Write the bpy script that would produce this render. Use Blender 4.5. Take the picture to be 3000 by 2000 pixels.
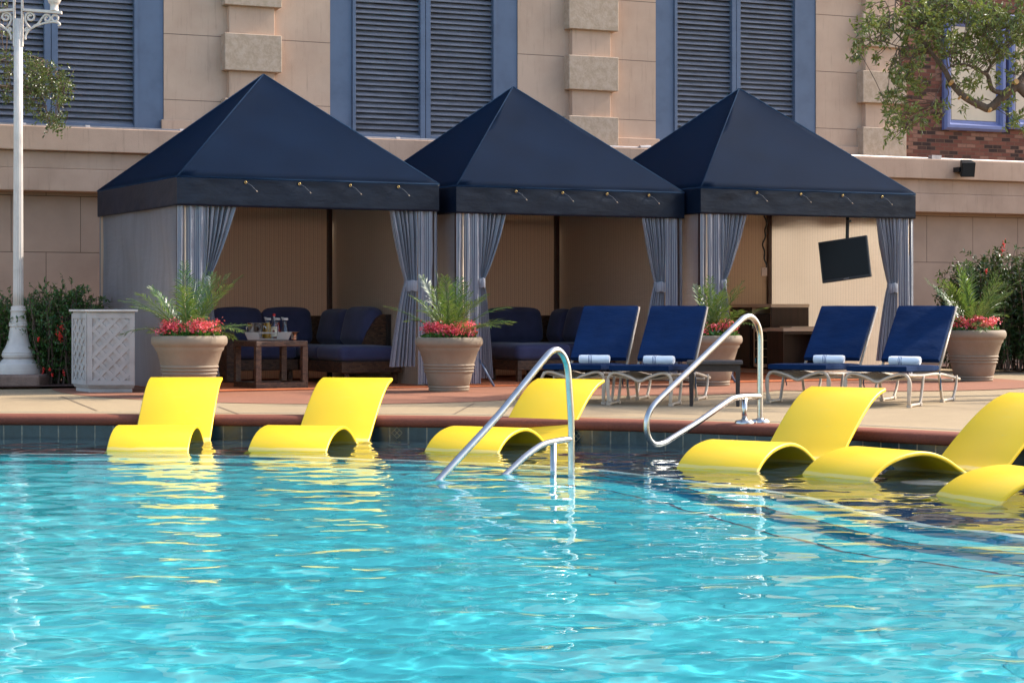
import bpy, bmesh, math, random
import numpy as np
from mathutils import Vector, Matrix, Euler, noise
R = math.radians
for o in list(bpy.data.objects): bpy.data.objects.remove(o)
S = bpy.context.scene
COL = S.collection
# ------------------------------------------------------------------ camera
F = 5869.0; YH = 902.0; CH = 0.90      # focal length in px of a 3000 px wide frame, horizon row, eye height over the deck
cam = bpy.data.cameras.new('camera'); camo = bpy.data.objects.new('camera', cam); COL.objects.link(camo)
cam.sensor_width = 36; cam.lens = F/3000*36; cam.shift_y = -(1000-YH)/3000
camo.location = (0, 0, CH); camo.rotation_euler = (R(90), 0, 0); cam.clip_end = 500; cam.clip_start = .1
S.camera = camo
# ------------------------------------------------------------------ sky, sun, exposure
SUN_AZ = R(22.0); SUN_EL = R(39.0)      # azimuth counted from +X towards +Y
w = bpy.data.worlds.new('World'); S.world = w; w.use_nodes = True
nt = w.node_tree; nt.nodes.clear()
sky = nt.nodes.new('ShaderNodeTexSky'); sky.sky_type = 'NISHITA'; sky.sun_disc = False
sky.sun_elevation = SUN_EL; sky.sun_rotation = R(90)-SUN_AZ; sky.air_density = 1.0; sky.dust_density = 2.0; sky.ozone_density = 1.0
bg = nt.nodes.new('ShaderNodeBackground'); bg.inputs[1].default_value = .15
wo = nt.nodes.new('ShaderNodeOutputWorld'); nt.links.new(sky.outputs[0], bg.inputs[0]); nt.links.new(bg.outputs[0], wo.inputs[0])
sl = bpy.data.lights.new('sun', 'SUN'); sl.energy = 2.6; sl.angle = R(.5); sl.color = (1, .93, .82)
so = bpy.data.objects.new('sun', sl); COL.objects.link(so)
sd = Vector((math.cos(SUN_EL)*math.cos(SUN_AZ), math.cos(SUN_EL)*math.sin(SUN_AZ), math.sin(SUN_EL)))
so.rotation_euler = sd.to_track_quat('Z', 'Y').to_euler(); so.location = (12, 4, 14)
sl.cycles.is_caustics_light = True
S.view_settings.view_transform = 'Standard'; S.view_settings.look = 'None'; S.view_settings.exposure = 1.42; S.view_settings.gamma = 1
cy = S.cycles
cy.max_bounces = 12; cy.diffuse_bounces = 8; cy.glossy_bounces = 5; cy.transmission_bounces = 8; cy.transparent_max_bounces = 12
cy.caustics_reflective = False; cy.caustics_refractive = True; cy.sample_clamp_indirect = 6; cy.blur_glossy = .3
cy.use_denoising = True
try: cy.denoiser = 'OPENIMAGEDENOISE'
except Exception: pass

WATER = -.175
rnd = random.Random(7)
# ------------------------------------------------------------------ helpers
def P(px, D, py): return Vector(((px-1500)/F*D, D, CH-(py-YH)/F*D))     # a measured image point at distance D
def ground(px, py, z=0.0):
    D = (CH-z)*F/(py-YH); return Vector(((px-1500)/F*D, D, z))

class MB:
    def __init__(s): s.v = []; s.f = []; s.uv = []; s.m = []
    def add(s, vs, fs, uvs=None, mi=0):
        b = len(s.v); s.v += [tuple(v) for v in vs]
        for k, f in enumerate(fs):
            s.f.append([i+b for i in f]); s.m.append(mi)
            s.uv.append(uvs[k] if uvs else [(0, 0)]*len(f))
        return s
    def box(s, x0, x1, y0, y1, z0, z1, M=None, mi=0):
        vs = [Vector(c) for c in ((x0,y0,z0),(x1,y0,z0),(x1,y1,z0),(x0,y1,z0),(x0,y0,z1),(x1,y0,z1),(x1,y1,z1),(x0,y1,z1))]
        if M is not None: vs = [M @ v for v in vs]
        fs = [(0,3,2,1),(4,5,6,7),(0,1,5,4),(1,2,6,5),(2,3,7,6),(3,0,4,7)]
        a, b, c = x1-x0, y1-y0, z1-z0
        uv = [[(x0,y0),(x0,y1),(x1,y1),(x1,y0)],[(x0,y0),(x1,y0),(x1,y1),(x0,y1)],[(x0,z0),(x1,z0),(x1,z1),(x0,z1)],
              [(y0,z0),(y1,z0),(y1,z1),(y0,z1)],[(x1,z0),(x0,z0),(x0,z1),(x1,z1)],[(y1,z0),(y0,z0),(y0,z1),(y1,z1)]]
        return s.add(vs, fs, uv, mi)
    def tube(s, pts, r, seg=8, cap=True, mi=0, closed=False):
        pts = [Vector(p) for p in pts]; n = len(pts)
        rs = r if isinstance(r, (list, tuple)) else [r]*n
        vs = []; fs = []; uv = []
        up = None; L = 0; Ls = []
        for i, p in enumerate(pts):
            if closed: t = (pts[(i+1) % n]-pts[i-1])
            else: t = (pts[min(i+1, n-1)]-pts[max(i-1, 0)])
            if t.length < 1e-9: t = Vector((0,0,1))
            t.normalize()
            if up is None: up = Vector((0,0,1)) if abs(t.z) < .9 else Vector((0,1,0))
            up = (up-t*up.dot(t))
            if up.length < 1e-6: up = t.orthogonal()
            up.normalize(); sd_ = t.cross(up)
            if i: L += (pts[i]-pts[i-1]).length
            Ls.append(L)
            for k in range(seg):
                a = 2*math.pi*k/seg; vs.append(p+(up*math.cos(a)+sd_*math.sin(a))*rs[i])
        m = n if closed else n-1
        for i in range(m):
            j = (i+1) % n
            for k in range(seg):
                k2 = (k+1) % seg
                fs.append((i*seg+k, i*seg+k2, j*seg+k2, j*seg+k)); uv.append([(k/seg,Ls[i]),((k+1)/seg,Ls[i]),((k+1)/seg,Ls[j]),(k/seg,Ls[j])])
        if cap and not closed:
            fs.append(tuple(range(seg))[::-1]); uv.append([(0,0)]*seg)
            fs.append(tuple(range((n-1)*seg, n*seg))); uv.append([(0,0)]*seg)
        return s.add(vs, fs, uv, mi)
    def lathe(s, prof, seg=32, c=(0,0,0), mi=0, cap=True, flute=0, fa=0):
        vs = []; fs = []; uv = []
        for (r, z) in prof:
            for k in range(seg):
                a = 2*math.pi*k/seg; rr = r*(1+fa*math.cos(flute*a)) if flute else r
                vs.append((c[0]+rr*math.cos(a), c[1]+rr*math.sin(a), c[2]+z))
        for i in range(len(prof)-1):
            for k in range(seg):
                k2 = (k+1) % seg
                fs.append((i*seg+k, i*seg+k2, (i+1)*seg+k2, (i+1)*seg+k)); r0 = prof[0][0]
                uv.append([(k/seg*6.28*r0,prof[i][1]),((k+1)/seg*6.28*r0,prof[i][1]),((k+1)/seg*6.28*r0,prof[i+1][1]),(k/seg*6.28*r0,prof[i+1][1])])
        if cap:
            if prof[0][0] > 1e-4: fs.append(tuple(range(seg))[::-1]); uv.append([(0,0)]*seg)
            if prof[-1][0] > 1e-4: fs.append(tuple(range((len(prof)-1)*seg, len(prof)*seg))); uv.append([(0,0)]*seg)
        return s.add(vs, fs, uv, mi)
    def sheet(s, g, uvg=None, mi=0, flip=False):       # g: rows of points
        n, m = len(g), len(g[0]); vs = [p for r_ in g for p in r_]; fs = []; uv = []
        for i in range(n-1):
            for j in range(m-1):
                q = [(i,j),(i,j+1),(i+1,j+1),(i+1,j)]
                if flip: q = q[::-1]
                fs.append([a*m+b for a, b in q]); uv.append([uvg[a][b] for a, b in q] if uvg else [(0,0)]*4)
        return s.add(vs, fs, uv, mi)
    def puff(s, x0, x1, y0, y1, z0, z1, r=.05, bulge=.03, n=10, M=None, seed=0, mi=0):    # a stuffed cushion: rounded box with crowned faces
        c = Vector(((x0+x1)/2, (y0+y1)/2, (z0+z1)/2)); h = Vector(((x1-x0)/2, (y1-y0)/2, (z1-z0)/2)); r = min(r, min(h)*.98)
        def pt(a, b, ax, sg):
            q = [0,0,0]; q[ax] = sg; q[(ax+1)%3] = a; q[(ax+2)%3] = b
            v = Vector([q[i]*h[i] for i in range(3)])
            inn = Vector([max(-(h[i]-r), min(h[i]-r, v[i])) for i in range(3)])
            d = v-inn
            if d.length > 1e-9: v = inn+d.normalized()*r
            k = (1-q[(ax+1)%3]**2)*(1-q[(ax+2)%3]**2)
            v[ax] += sg*bulge*k*min(1, h[(ax+1)%3]/h[ax])
            nn = noise.noise(Vector((v.x*5+seed*3.1, v.y*5, v.z*5+seed)))*.012
            v *= 1+nn
            v += c
            return M @ v if M is not None else v
        t = [math.sin(math.pi/2*(2*i/n-1))*.5+(2*i/n-1)*.5 for i in range(n+1)]
        for ax in range(3):
            for sg in (-1, 1):
                g = [[pt(a, b, ax, sg) for b in t] for a in t]
                uvg = [[(a*h[(ax+1)%3], b*h[(ax+2)%3]) for b in t] for a in t]
                s.sheet(g, uvg, mi, flip=(sg < 0))
        return s
    def build(s, name, mat, parent=None, smooth=False, weld=False, bevel=0, loc=None, auto=None, solid=0):
        me = bpy.data.meshes.new(name); me.from_pydata(s.v, [], s.f)
        ul = me.uv_layers.new(name='UVMap')
        flat = [c for f in s.uv for p in f for c in p]; ul.data.foreach_set('uv', flat)
        mats = mat if isinstance(mat, (list, tuple)) else [mat]
        for m in mats: me.materials.append(m)
        if len(mats) > 1: me.polygons.foreach_set('material_index', s.m)
        if weld:
            bm = bmesh.new(); bm.from_mesh(me); bmesh.ops.remove_doubles(bm, verts=bm.verts, dist=1e-4); bmesh.ops.recalc_face_normals(bm, faces=bm.faces); bm.to_mesh(me); bm.free()
        if smooth: me.polygons.foreach_set('use_smooth', [True]*len(me.polygons))
        if auto: me.set_sharp_from_angle(angle=R(auto))
        me.update()
        o = bpy.data.objects.new(name, me); COL.objects.link(o)
        if parent: o.parent = parent
        if loc: o.location = loc
        if bevel:
            b = o.modifiers.new('bevel', 'BEVEL'); b.width = bevel; b.segments = 2; b.limit_method = 'ANGLE'; b.angle_limit = R(40); b.harden_normals = False
        if solid:
            b = o.modifiers.new('solid', 'SOLIDIFY'); b.thickness = solid; b.offset = 0
        return o
def tag(o, label=None, cat=None, group=None, kind=None):
    if label: o['label'] = label
    if cat: o['category'] = cat
    if group: o['group'] = group
    if kind: o['kind'] = kind
    return o
def empty(name, loc=(0,0,0), rz=0, label=None, cat=None, group=None):
    o = bpy.data.objects.new(name, None); COL.objects.link(o); o.location = loc; o.rotation_euler = (0,0,rz); o.empty_display_size = .2
    return tag(o, label, cat, group)
def struct(o): o['kind'] = 'structure'; return o
def copy_tree(o, parent=None):
    c = o.copy(); COL.objects.link(c); c.parent = parent
    for ch in list(o.children): copy_tree(ch, c)
    return c
def relabel(o, label): o['label'] = label; return o
def smoothpath(pts, n=8):          # Catmull-Rom
    pts = [Vector(p) for p in pts]; out = []
    for i in range(len(pts)-1):
        p0 = pts[max(i-1,0)]; p1 = pts[i]; p2 = pts[i+1]; p3 = pts[min(i+2,len(pts)-1)]
        for k in range(n):
            t = k/n; out.append(.5*((2*p1)+(p2-p0)*t+(2*p0-5*p1+4*p2-p3)*t*t+(3*p1-p0-3*p2+p3)*t**3))
    out.append(pts[-1]); return out
# ------------------------------------------------------------------ materials
def new_mat(name):
    m = bpy.data.materials.new(name); m.use_nodes = True; nt = m.node_tree; nt.nodes.clear()
    out = nt.nodes.new('ShaderNodeOutputMaterial'); return m, nt, out
def N(nt, t, **kw):
    n = nt.nodes.new(t)
    for k, v in kw.items():
        if k.startswith('i_'):
            key = k[2:]; key = int(key) if key.isdigit() else key.replace('_', ' '); n.inputs[key].default_value = v
        else: setattr(n, k, v)
    return n
def L(nt, a, b): nt.links.new(a, b)
def rgba(c): return (c[0], c[1], c[2], 1)
def math_(nt, op, a, b=None, c=None):
    n = nt.nodes.new('ShaderNodeMath'); n.operation = op
    for i, x in enumerate((a, b, c)):
        if x is None: continue
        if isinstance(x, (int, float)): n.inputs[i].default_value = x
        else: nt.links.new(x, n.inputs[i])
    return n.outputs[0]
def mixc(nt, fac, a, b, mode='MIX'):
    n = nt.nodes.new('ShaderNodeMix'); n.data_type = 'RGBA'; n.blend_type = mode
    for i, x in ((0, fac), (6, a), (7, b)):
        if isinstance(x, (int, float)): n.inputs[i].default_value = x
        elif isinstance(x, tuple): n.inputs[i].default_value = rgba(x)
        else: nt.links.new(x, n.inputs[i])
    return n.outputs[2]
def coords(nt, kind='Object', scale=(1,1,1)):
    tc = N(nt, 'ShaderNodeTexCoord'); mp = N(nt, 'ShaderNodeMapping'); mp.inputs['Scale'].default_value = scale
    L(nt, tc.outputs[kind], mp.inputs[0]); return mp.outputs[0]
def noise_(nt, vec, scale, detail=4, rough=.55):
    n = N(nt, 'ShaderNodeTexNoise'); n.inputs['Scale'].default_value = scale; n.inputs['Detail'].default_value = detail; n.inputs['Roughness'].default_value = rough
    L(nt, vec, n.inputs['Vector']); return n.outputs[0]
def ramp(nt, fac, stops, interp='LINEAR'):
    n = N(nt, 'ShaderNodeValToRGB'); n.color_ramp.interpolation = interp; e = n.color_ramp.elements
    while len(e) < len(stops): e.new(.5)
    for i, (p, c) in enumerate(stops): e[i].position = p; e[i].color = rgba(c) if isinstance(c, tuple) else (c, c, c, 1)
    L(nt, fac, n.inputs[0]); return n.outputs[0]
def bump(nt, h, dist, strength=1.0, normal=None):
    n = N(nt, 'ShaderNodeBump'); n.inputs['Distance'].default_value = dist; n.inputs['Strength'].default_value = strength
    L(nt, h, n.inputs['Height'])
    if normal is not None: L(nt, normal, n.inputs['Normal'])
    return n.outputs[0]
def pbr(nt, out, col, rough=.5, metal=0, nrm=None, spec=.5, sheen=0, coat=0):
    b = N(nt, 'ShaderNodeBsdfPrincipled')
    if isinstance(col, tuple): b.inputs['Base Color'].default_value = rgba(col)
    else: L(nt, col, b.inputs['Base Color'])
    if isinstance(rough, (int, float)): b.inputs['Roughness'].default_value = rough
    else: L(nt, rough, b.inputs['Roughness'])
    b.inputs['Metallic'].default_value = metal; b.inputs['Specular IOR Level'].default_value = spec
    b.inputs['Sheen Weight'].default_value = sheen; b.inputs['Coat Weight'].default_value = coat
    if nrm is not None: L(nt, nrm, b.inputs['Normal'])
    L(nt, b.outputs[0], out.inputs[0]); return b
def mat(name, col, rough=.6, var=.15, scale=6, bscale=60, bdist=.001, metal=0, spec=.4, kind='Object', sheen=0, coat=0, tint=None, stretch=(1,1,1)):
    m, nt, out = new_mat(name); v = coords(nt, kind, stretch)
    n1 = noise_(nt, v, scale, 5, .6)
    d = tint if tint else tuple(c*(1-var*1.6) for c in col); u = tuple(min(1, c*(1+var)) for c in col)
    c = ramp(nt, n1, [(.3, d), (.5, col), (.72, u)])
    nb = bump(nt, noise_(nt, v, bscale, 3), bdist) if bdist else None
    pbr(nt, out, c, rough, metal, nb, spec, sheen, coat); return m

M_deck = None
def deck_material(name, col, dark):
    m, nt, out = new_mat(name); v = coords(nt)
    fine = noise_(nt, v, 140, 2, .7); mid = noise_(nt, v, 9, 5, .65); big = noise_(nt, v, .7, 4, .6)
    c = ramp(nt, fine, [(.35, tuple(x*.62 for x in col)), (.5, col), (.66, tuple(min(1, x*1.3) for x in col))])
    c = mixc(nt, ramp(nt, mid, [(.42, 0.0), (.7, .38)]), c, dark)
    c = mixc(nt, ramp(nt, big, [(.4, 0.0), (.66, .42)]), c, dark)
    pbr(nt, out, c, .8, 0, bump(nt, fine, .0015), .3); return m
M_deck = deck_material('deck_aggregate', (.370, .270, .155), (.26, .185, .108))
M_terra = deck_material('deck_terracotta', (.30, .125, .070), (.21, .092, .055))
M_coping = deck_material('coping_red', (.20, .058, .032), (.13, .038, .022))
M_soil = mat('mulch', (.10, .045, .03), .95, .6, 30, 90, .01)

def stucco(name, col, dark, streak=True, brick=None, off=(0, 0)):
    m, nt, out = new_mat(name); v = coords(nt)
    fine = noise_(nt, v, 90, 3, .6); big = noise_(nt, v, 1.1, 5, .6)
    c = ramp(nt, big, [(.35, dark), (.62, col)])
    nb = bump(nt, fine, .002)
    if streak:
        vs = coords(nt, 'Object', (9, 1, .6)); st = noise_(nt, vs, 2.2, 6, .75)
        c = mixc(nt, ramp(nt, st, [(.55, 0.0), (.70, .42)]), c, tuple(x*.55 for x in dark))
    if brick:
        w_, h_, mort = brick
        sep = N(nt, 'ShaderNodeSeparateXYZ'); L(nt, coords(nt), sep.inputs[0]); cb = N(nt, 'ShaderNodeCombineXYZ')
        L(nt, math_(nt, 'ADD', sep.outputs[0], off[0]), cb.inputs[0]); L(nt, math_(nt, 'ADD', sep.outputs[2], off[1]), cb.inputs[1])
        b = N(nt, 'ShaderNodeTexBrick'); L(nt, cb.outputs[0], b.inputs['Vector']); b.inputs['Scale'].default_value = 1
        b.inputs['Brick Width'].default_value = w_; b.inputs['Row Height'].default_value = h_; b.inputs['Mortar Size'].default_value = mort; b.inputs['Mortar Smooth'].default_value = .1
        c = mixc(nt, b.outputs['Fac'], c, tuple(x*.35 for x in dark))
        inv = math_(nt, 'SUBTRACT', 1.0, b.outputs['Fac']); nb = bump(nt, inv, .006, 1, nb)
    pbr(nt, out, c, .85, 0, nb, .25); return m
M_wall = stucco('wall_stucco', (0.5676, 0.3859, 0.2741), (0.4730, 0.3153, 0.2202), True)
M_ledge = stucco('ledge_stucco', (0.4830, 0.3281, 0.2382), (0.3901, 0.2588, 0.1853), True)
M_block = None
def block_material():
    m, nt, out = new_mat('pilaster_block_stone'); v = coords(nt)
    n1 = noise_(nt, v, 14, 6, .7)
    c = ramp(nt, n1, [(.40, (0.3948, 0.2898, 0.2016)), (.5, (0.4452, 0.3276, 0.2352)), (.62, (0.4788, 0.3612, 0.2688))])
    pbr(nt, out, c, .85, 0, bump(nt, n1, .004), .25); return m
M_block = block_material()
def brickwork():
    m, nt, out = new_mat('red_brick'); sep = N(nt, 'ShaderNodeSeparateXYZ'); L(nt, coords(nt), sep.inputs[0]); cb = N(nt, 'ShaderNodeCombineXYZ')
    L(nt, sep.outputs[0], cb.inputs[0]); L(nt, sep.outputs[2], cb.inputs[1])
    b = N(nt, 'ShaderNodeTexBrick'); L(nt, cb.outputs[0], b.inputs['Vector']); b.inputs['Scale'].default_value = 1
    b.inputs['Brick Width'].default_value = .170; b.inputs['Row Height'].default_value = .060; b.inputs['Mortar Size'].default_value = .005; b.inputs['Mortar Smooth'].default_value = .2
    b.inputs['Color1'].default_value = (0, 0, 0, 1); b.inputs['Color2'].default_value = (1, 1, 1, 1); b.inputs['Bias'].default_value = 0
    sc = N(nt, 'ShaderNodeSeparateColor'); L(nt, b.outputs['Color'], sc.inputs[0])
    c = ramp(nt, sc.outputs[0], [(0.0, (0.0390, 0.0218, 0.0185)), (.15, (0.0702, 0.0336, 0.0252)), (.25, (0.1560, 0.0521, 0.0353)), (.6, (0.2028, 0.0714, 0.0462)), (.78, (0.2730, 0.1302, 0.0882)), (1.0, (0.1872, 0.0756, 0.0504))], 'CONSTANT')
    c = mixc(nt, ramp(nt, noise_(nt, coords(nt), 25, 4), [(.4, 0.0), (.8, .5)]), c, (.12, .06, .04))
    c = mixc(nt, b.outputs['Fac'], c, (.16, .09, .06))
    pbr(nt, out, c, .85, 0, bump(nt, math_(nt, 'SUBTRACT', 1.0, b.outputs['Fac']), .006), .25); return m
M_brick = brickwork()
M_bluepaint = mat('blue_paint', (.100, .136, .205), .6, .08, 3, 120, .0006, tint=(.083, .114, .175))
M_slat = mat('louver_slat_paint', (0.1540, 0.1584, 0.1892), .6, .25, 4, 60, .001, stretch=(.6, 1, 6))
M_dark = mat('dark_void', (.01, .01, .012), .9, .1)
M_pane = mat('window_blind', (.62, .50, .36), .6, .06, 2, 60, .0005)
M_violet = mat('window_frame_paint', (.125, .15, .32), .4, .1, 4, 120, .0005)
M_pipe = mat('conduit_metal', (.42, .38, .36), .45, .15, 10, 50, .0005, metal=.4)
M_black = mat('black_plastic', (.012, .012, .013), .45, .1, 20, 200, .0003)
M_navy = None
def canvas():
    m, nt, out = new_mat('navy_canvas'); v = coords(nt)
    big = noise_(nt, v, 1.3, 4, .6); wv = noise_(nt, v, 260, 2, .5); wr = noise_(nt, coords(nt, 'Object', (1, 1, 3)), 4, 4, .55)
    c = ramp(nt, big, [(.3, (0.0022, 0.0090, 0.0245)), (.7, (0.0035, 0.0137, 0.0360))])
    nb = bump(nt, wv, .0012); nb = bump(nt, wr, .012, .6, nb)
    b = pbr(nt, out, c, .75, 0, nb, .07, 0)
    t = N(nt, 'ShaderNodeBsdfTranslucent'); t.inputs[0].default_value = (.43, .62, .84, 1)
    mx = N(nt, 'ShaderNodeMixShader'); mx.inputs[0].default_value = .38; L(nt, b.outputs[0], mx.inputs[1]); L(nt, t.outputs[0], mx.inputs[2]); L(nt, mx.outputs[0], out.inputs[0]); return m
M_navy = canvas()
def canvas2():
    m, nt, out = new_mat('navy_vinyl_valance'); v = coords(nt)
    wr = noise_(nt, coords(nt, 'Object', (1, 1, 2.5)), 5, 5, .6); c = ramp(nt, noise_(nt, v, 2, 3), [(.3, (0.0020, 0.0059, 0.0156)), (.7, (0.0034, 0.0097, 0.0244))])
    pbr(nt, out, c, .42, 0, bump(nt, wr, .009, .6), .22); return m
M_valance = canvas2()
M_brass = mat('brass', (.70, .46, .16), .3, .1, 20, 100, .0003, metal=1)
M_cord = mat('cord', (.05, .06, .08), .7, .1)
M_tip = mat('cord_tip', (.36, .27, .2), .5, .1)
M_pole = mat('bronze_pole', (.045, .018, .012), .4, .2, 10, 80, .0004, spec=.5)
def stripes(name, base, light, dark, period, trans=.0, wrink=.004, tcol=None, streaky=False):
    m, nt, out = new_mat(name); tc = N(nt, 'ShaderNodeTexCoord'); sep = N(nt, 'ShaderNodeSeparateXYZ'); L(nt, tc.outputs['UV'], sep.inputs[0])
    f = math_(nt, 'FRACT', math_(nt, 'MULTIPLY', sep.outputs[0], 1/period))
    c = ramp(nt, f, [(0, light), (.16, dark), (.24, base), (.38, dark), (.44, light), (.62, dark), (.74, base), (.80, dark), (.86, base)], 'CONSTANT')
    v = coords(nt); big = noise_(nt, v, 2.2, 4, .6); wr = noise_(nt, coords(nt, 'UV', (2.2, 6, 1)), 1.6, 4, .6)
    c = mixc(nt, ramp(nt, big, [(.4, 0.0), (.8, .25)]), c, tuple(x*.7 for x in base))
    if not streaky: vb = None
    else: vb = noise_(nt, coords(nt, 'UV', (5.5, .35, 1)), 1.5, 5, .65)
    if streaky: c = mixc(nt, ramp(nt, vb, [(.38, 0.0), (.66, .30)]), c, tuple(min(1, x*1.5) for x in light)); c = mixc(nt, ramp(nt, vb, [(.34, .35), (.5, 0.0)]), c, dark)
    nb = bump(nt, wr, wrink*4, .5)
    b = pbr(nt, out, c, .8, 0, nb, .2, .2)
    if trans:
        t = N(nt, 'ShaderNodeBsdfTranslucent'); L(nt, mixc(nt, .75, c, tcol) if tcol else c, t.inputs[0]); L(nt, nb, t.inputs[1])
        mx = N(nt, 'ShaderNodeMixShader'); mx.inputs[0].default_value = trans; L(nt, b.outputs[0], mx.inputs[1]); L(nt, t.outputs[0], mx.inputs[2]); L(nt, mx.outputs[0], out.inputs[0])
    return m
M_strout = stripes('striped_canvas_grey', (0.1520, 0.1600, 0.2000), (0.2720, 0.2800, 0.3120), (0.0720, 0.0800, 0.1040), .050, .52, .006, (.80, .83, .86), True)
M_strin = stripes('striped_canvas_warm_bounce', (.94, .70, .50), (.96, .78, .60), (.46, .29, .18), .058, .62, .004, (1.0, .82, .62))  # tan here is the warm bounce light put into the same fabric's colour
M_strcur = stripes('striped_curtain', (0.2376, 0.2552, 0.3168), (0.4928, 0.5016, 0.5280), (0.0704, 0.0792, 0.1144), .034, .25)
def liner_mat():  # pale cloth that bounces and passes light, for the added liner
    m, nt, out = new_mat('bounce_liner'); d = N(nt, 'ShaderNodeBsdfDiffuse'); d.inputs[0].default_value = (.92,.86,.76,1); t = N(nt, 'ShaderNodeBsdfTranslucent'); t.inputs[0].default_value = (1,.93,.82,1)
    mx = N(nt, 'ShaderNodeMixShader'); mx.inputs[0].default_value = .62; L(nt, d.outputs[0], mx.inputs[1]); L(nt, t.outputs[0], mx.inputs[2]); L(nt, mx.outputs[0], out.inputs[0]); return m
M_liner = liner_mat()
M_rug = mat('orange_mat', (.58, .17, .06), .9, .15, 3, 150, .002)
def wicker(name, c1, c2, sx=55, sy=110):
    m, nt, out = new_mat(name); tc = N(nt, 'ShaderNodeTexCoord'); mp = N(nt, 'ShaderNodeMapping'); L(nt, tc.outputs['UV'], mp.inputs[0])
    b = N(nt, 'ShaderNodeTexBrick'); L(nt, mp.outputs[0], b.inputs['Vector']); b.inputs['Scale'].default_value = 1
    b.inputs['Brick Width'].default_value = 1.6/sx; b.inputs['Row Height'].default_value = 1.2/sy; b.inputs['Mortar Size'].default_value = .0022; b.inputs['Mortar Smooth'].default_value = 1
    b.inputs['Color1'].default_value = rgba(c1); b.inputs['Color2'].default_value = rgba(c2); b.inputs['Mortar'].default_value = (c1[0]*.2, c1[1]*.2, c1[2]*.2, 1)
    pbr(nt, out, b.outputs['Color'], .45, 0, bump(nt, math_(nt, 'SUBTRACT', 1.0, b.outputs['Fac']), .004), .5); return m
M_wicker = wicker('brown_wicker', (.055, .025, .014), (.155, .075, .038), 36, 60)
M_wickerdark = wicker('dark_wicker', (.035, .024, .02), (.055, .038, .03), 60, 120)
M_cush = mat('sofa_navy_fabric', (.048, .052, .115), .9, .15, 5, 300, .0008, sheen=.15)
M_blue = mat('chaise_blue_fabric', (.0035, .022, .085), .9, .15, 5, 300, .0008, spec=.12)
def chaise_mat():
    m, nt, out = new_mat('chaise_blue_canvas'); v = coords(nt); c = ramp(nt, noise_(nt, v, 3.5, 5, .65), [(.3, (.0024, .014, .050)), (.7, (.0042, .023, .080))])
    pbr(nt, out, c, .9, 0, bump(nt, noise_(nt, coords(nt, 'Object', (1, 2.2, 1)), 5, 5, .6), .02, .5, bump(nt, noise_(nt, v, 300, 2), .0008)), .12); return m
M_blue = chaise_mat()
M_beige = mat('beige_tube_paint', (.50, .40, .30), .4, .1, 10, 80, .0003)
M_towel = None
def towel_mat():
    m, nt, out = new_mat('white_terry'); tc = N(nt, 'ShaderNodeTexCoord'); sep = N(nt, 'ShaderNodeSeparateXYZ'); L(nt, tc.outputs['Object'], sep.inputs[0])
    x = sep.outputs[0]; s_ = None
    for c_ in (-.052, -.038, -.024):
        t = math_(nt, 'COMPARE', x, c_, .0028); s_ = t if s_ is None else math_(nt, 'MAXIMUM', s_, t)
    c = mixc(nt, s_, (.90, .89, .88), (.05, .08, .22))
    pbr(nt, out, c, .95, 0, bump(nt, noise_(nt, tc.outputs['Object'], 160, 3), .004), .1, .3); return m
M_towel = towel_mat()
def yellow_mat():
    m, nt, out = new_mat('yellow_resin'); v = coords(nt)
    c = ramp(nt, noise_(nt, v, 1.5, 3), [(.3, (.90, .555, .012)), (.7, (.94, .60, .016))])
    c = mixc(nt, ramp(nt, noise_(nt, v, 40, 4, .7), [(.58, 0.0), (.78, .22)]), c, (.70, .55, .16))
    c = mixc(nt, ramp(nt, noise_(nt, coords(nt, 'Object', (3, 14, 14)), 2.5, 6, .75), [(.60, 0.0), (.68, .22)]), c, (.80, .66, .22))
    sz = N(nt, 'ShaderNodeSeparateXYZ'); L(nt, v, sz.inputs[0]); band_ = math_(nt, 'COMPARE', math_(nt, 'ADD', sz.outputs[2], math_(nt, 'MULTIPLY', noise_(nt, v, 9, 3), .02)), .022, .010)
    c = mixc(nt, math_(nt, 'MULTIPLY', band_, .35), c, (.80, .70, .38))
    pbr(nt, out, c, .38, 0, bump(nt, noise_(nt, v, 320, 2), .0004), .45); return m
M_yellow = yellow_mat()
M_steel = mat('stainless_steel', (.52, .50, .47), .27, .12, 8, 90, .0002, metal=1)
M_chrome = mat('polished_steel', (.75, .72, .68), .12, .1, 8, 90, .0001, metal=1)
M_pot = None
def pot_mat():
    m, nt, out = new_mat('planter_stone'); v = coords(nt)
    c = ramp(nt, noise_(nt, v, 3, 5, .6), [(.3, (0.2208, 0.1656, 0.1150)), (.6, (0.2852, 0.2162, 0.1518)), (.8, (0.3404, 0.2622, 0.1886))])
    c = mixc(nt, ramp(nt, noise_(nt, v, 160, 2), [(.58, 0.0), (.7, .3)]), c, (.22, .16, .12))
    pbr(nt, out, c, .7, 0, bump(nt, noise_(nt, v, 60, 4), .0015), .3); return m
M_pot = pot_mat()
M_white = mat('white_paint', (.63, .55, .48), .45, .06, 5, 60, .0006, tint=(.53, .46, .40))
M_bin = mat('offwhite_concrete', (0.4324, 0.3864, 0.3542), .7, .08, 5, 100, .001, tint=(0.3404, 0.3036, 0.2760))
M_concrete = mat('brown_concrete', (.24, .15, .11), .9, .25, 5, 25, .012)
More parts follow.
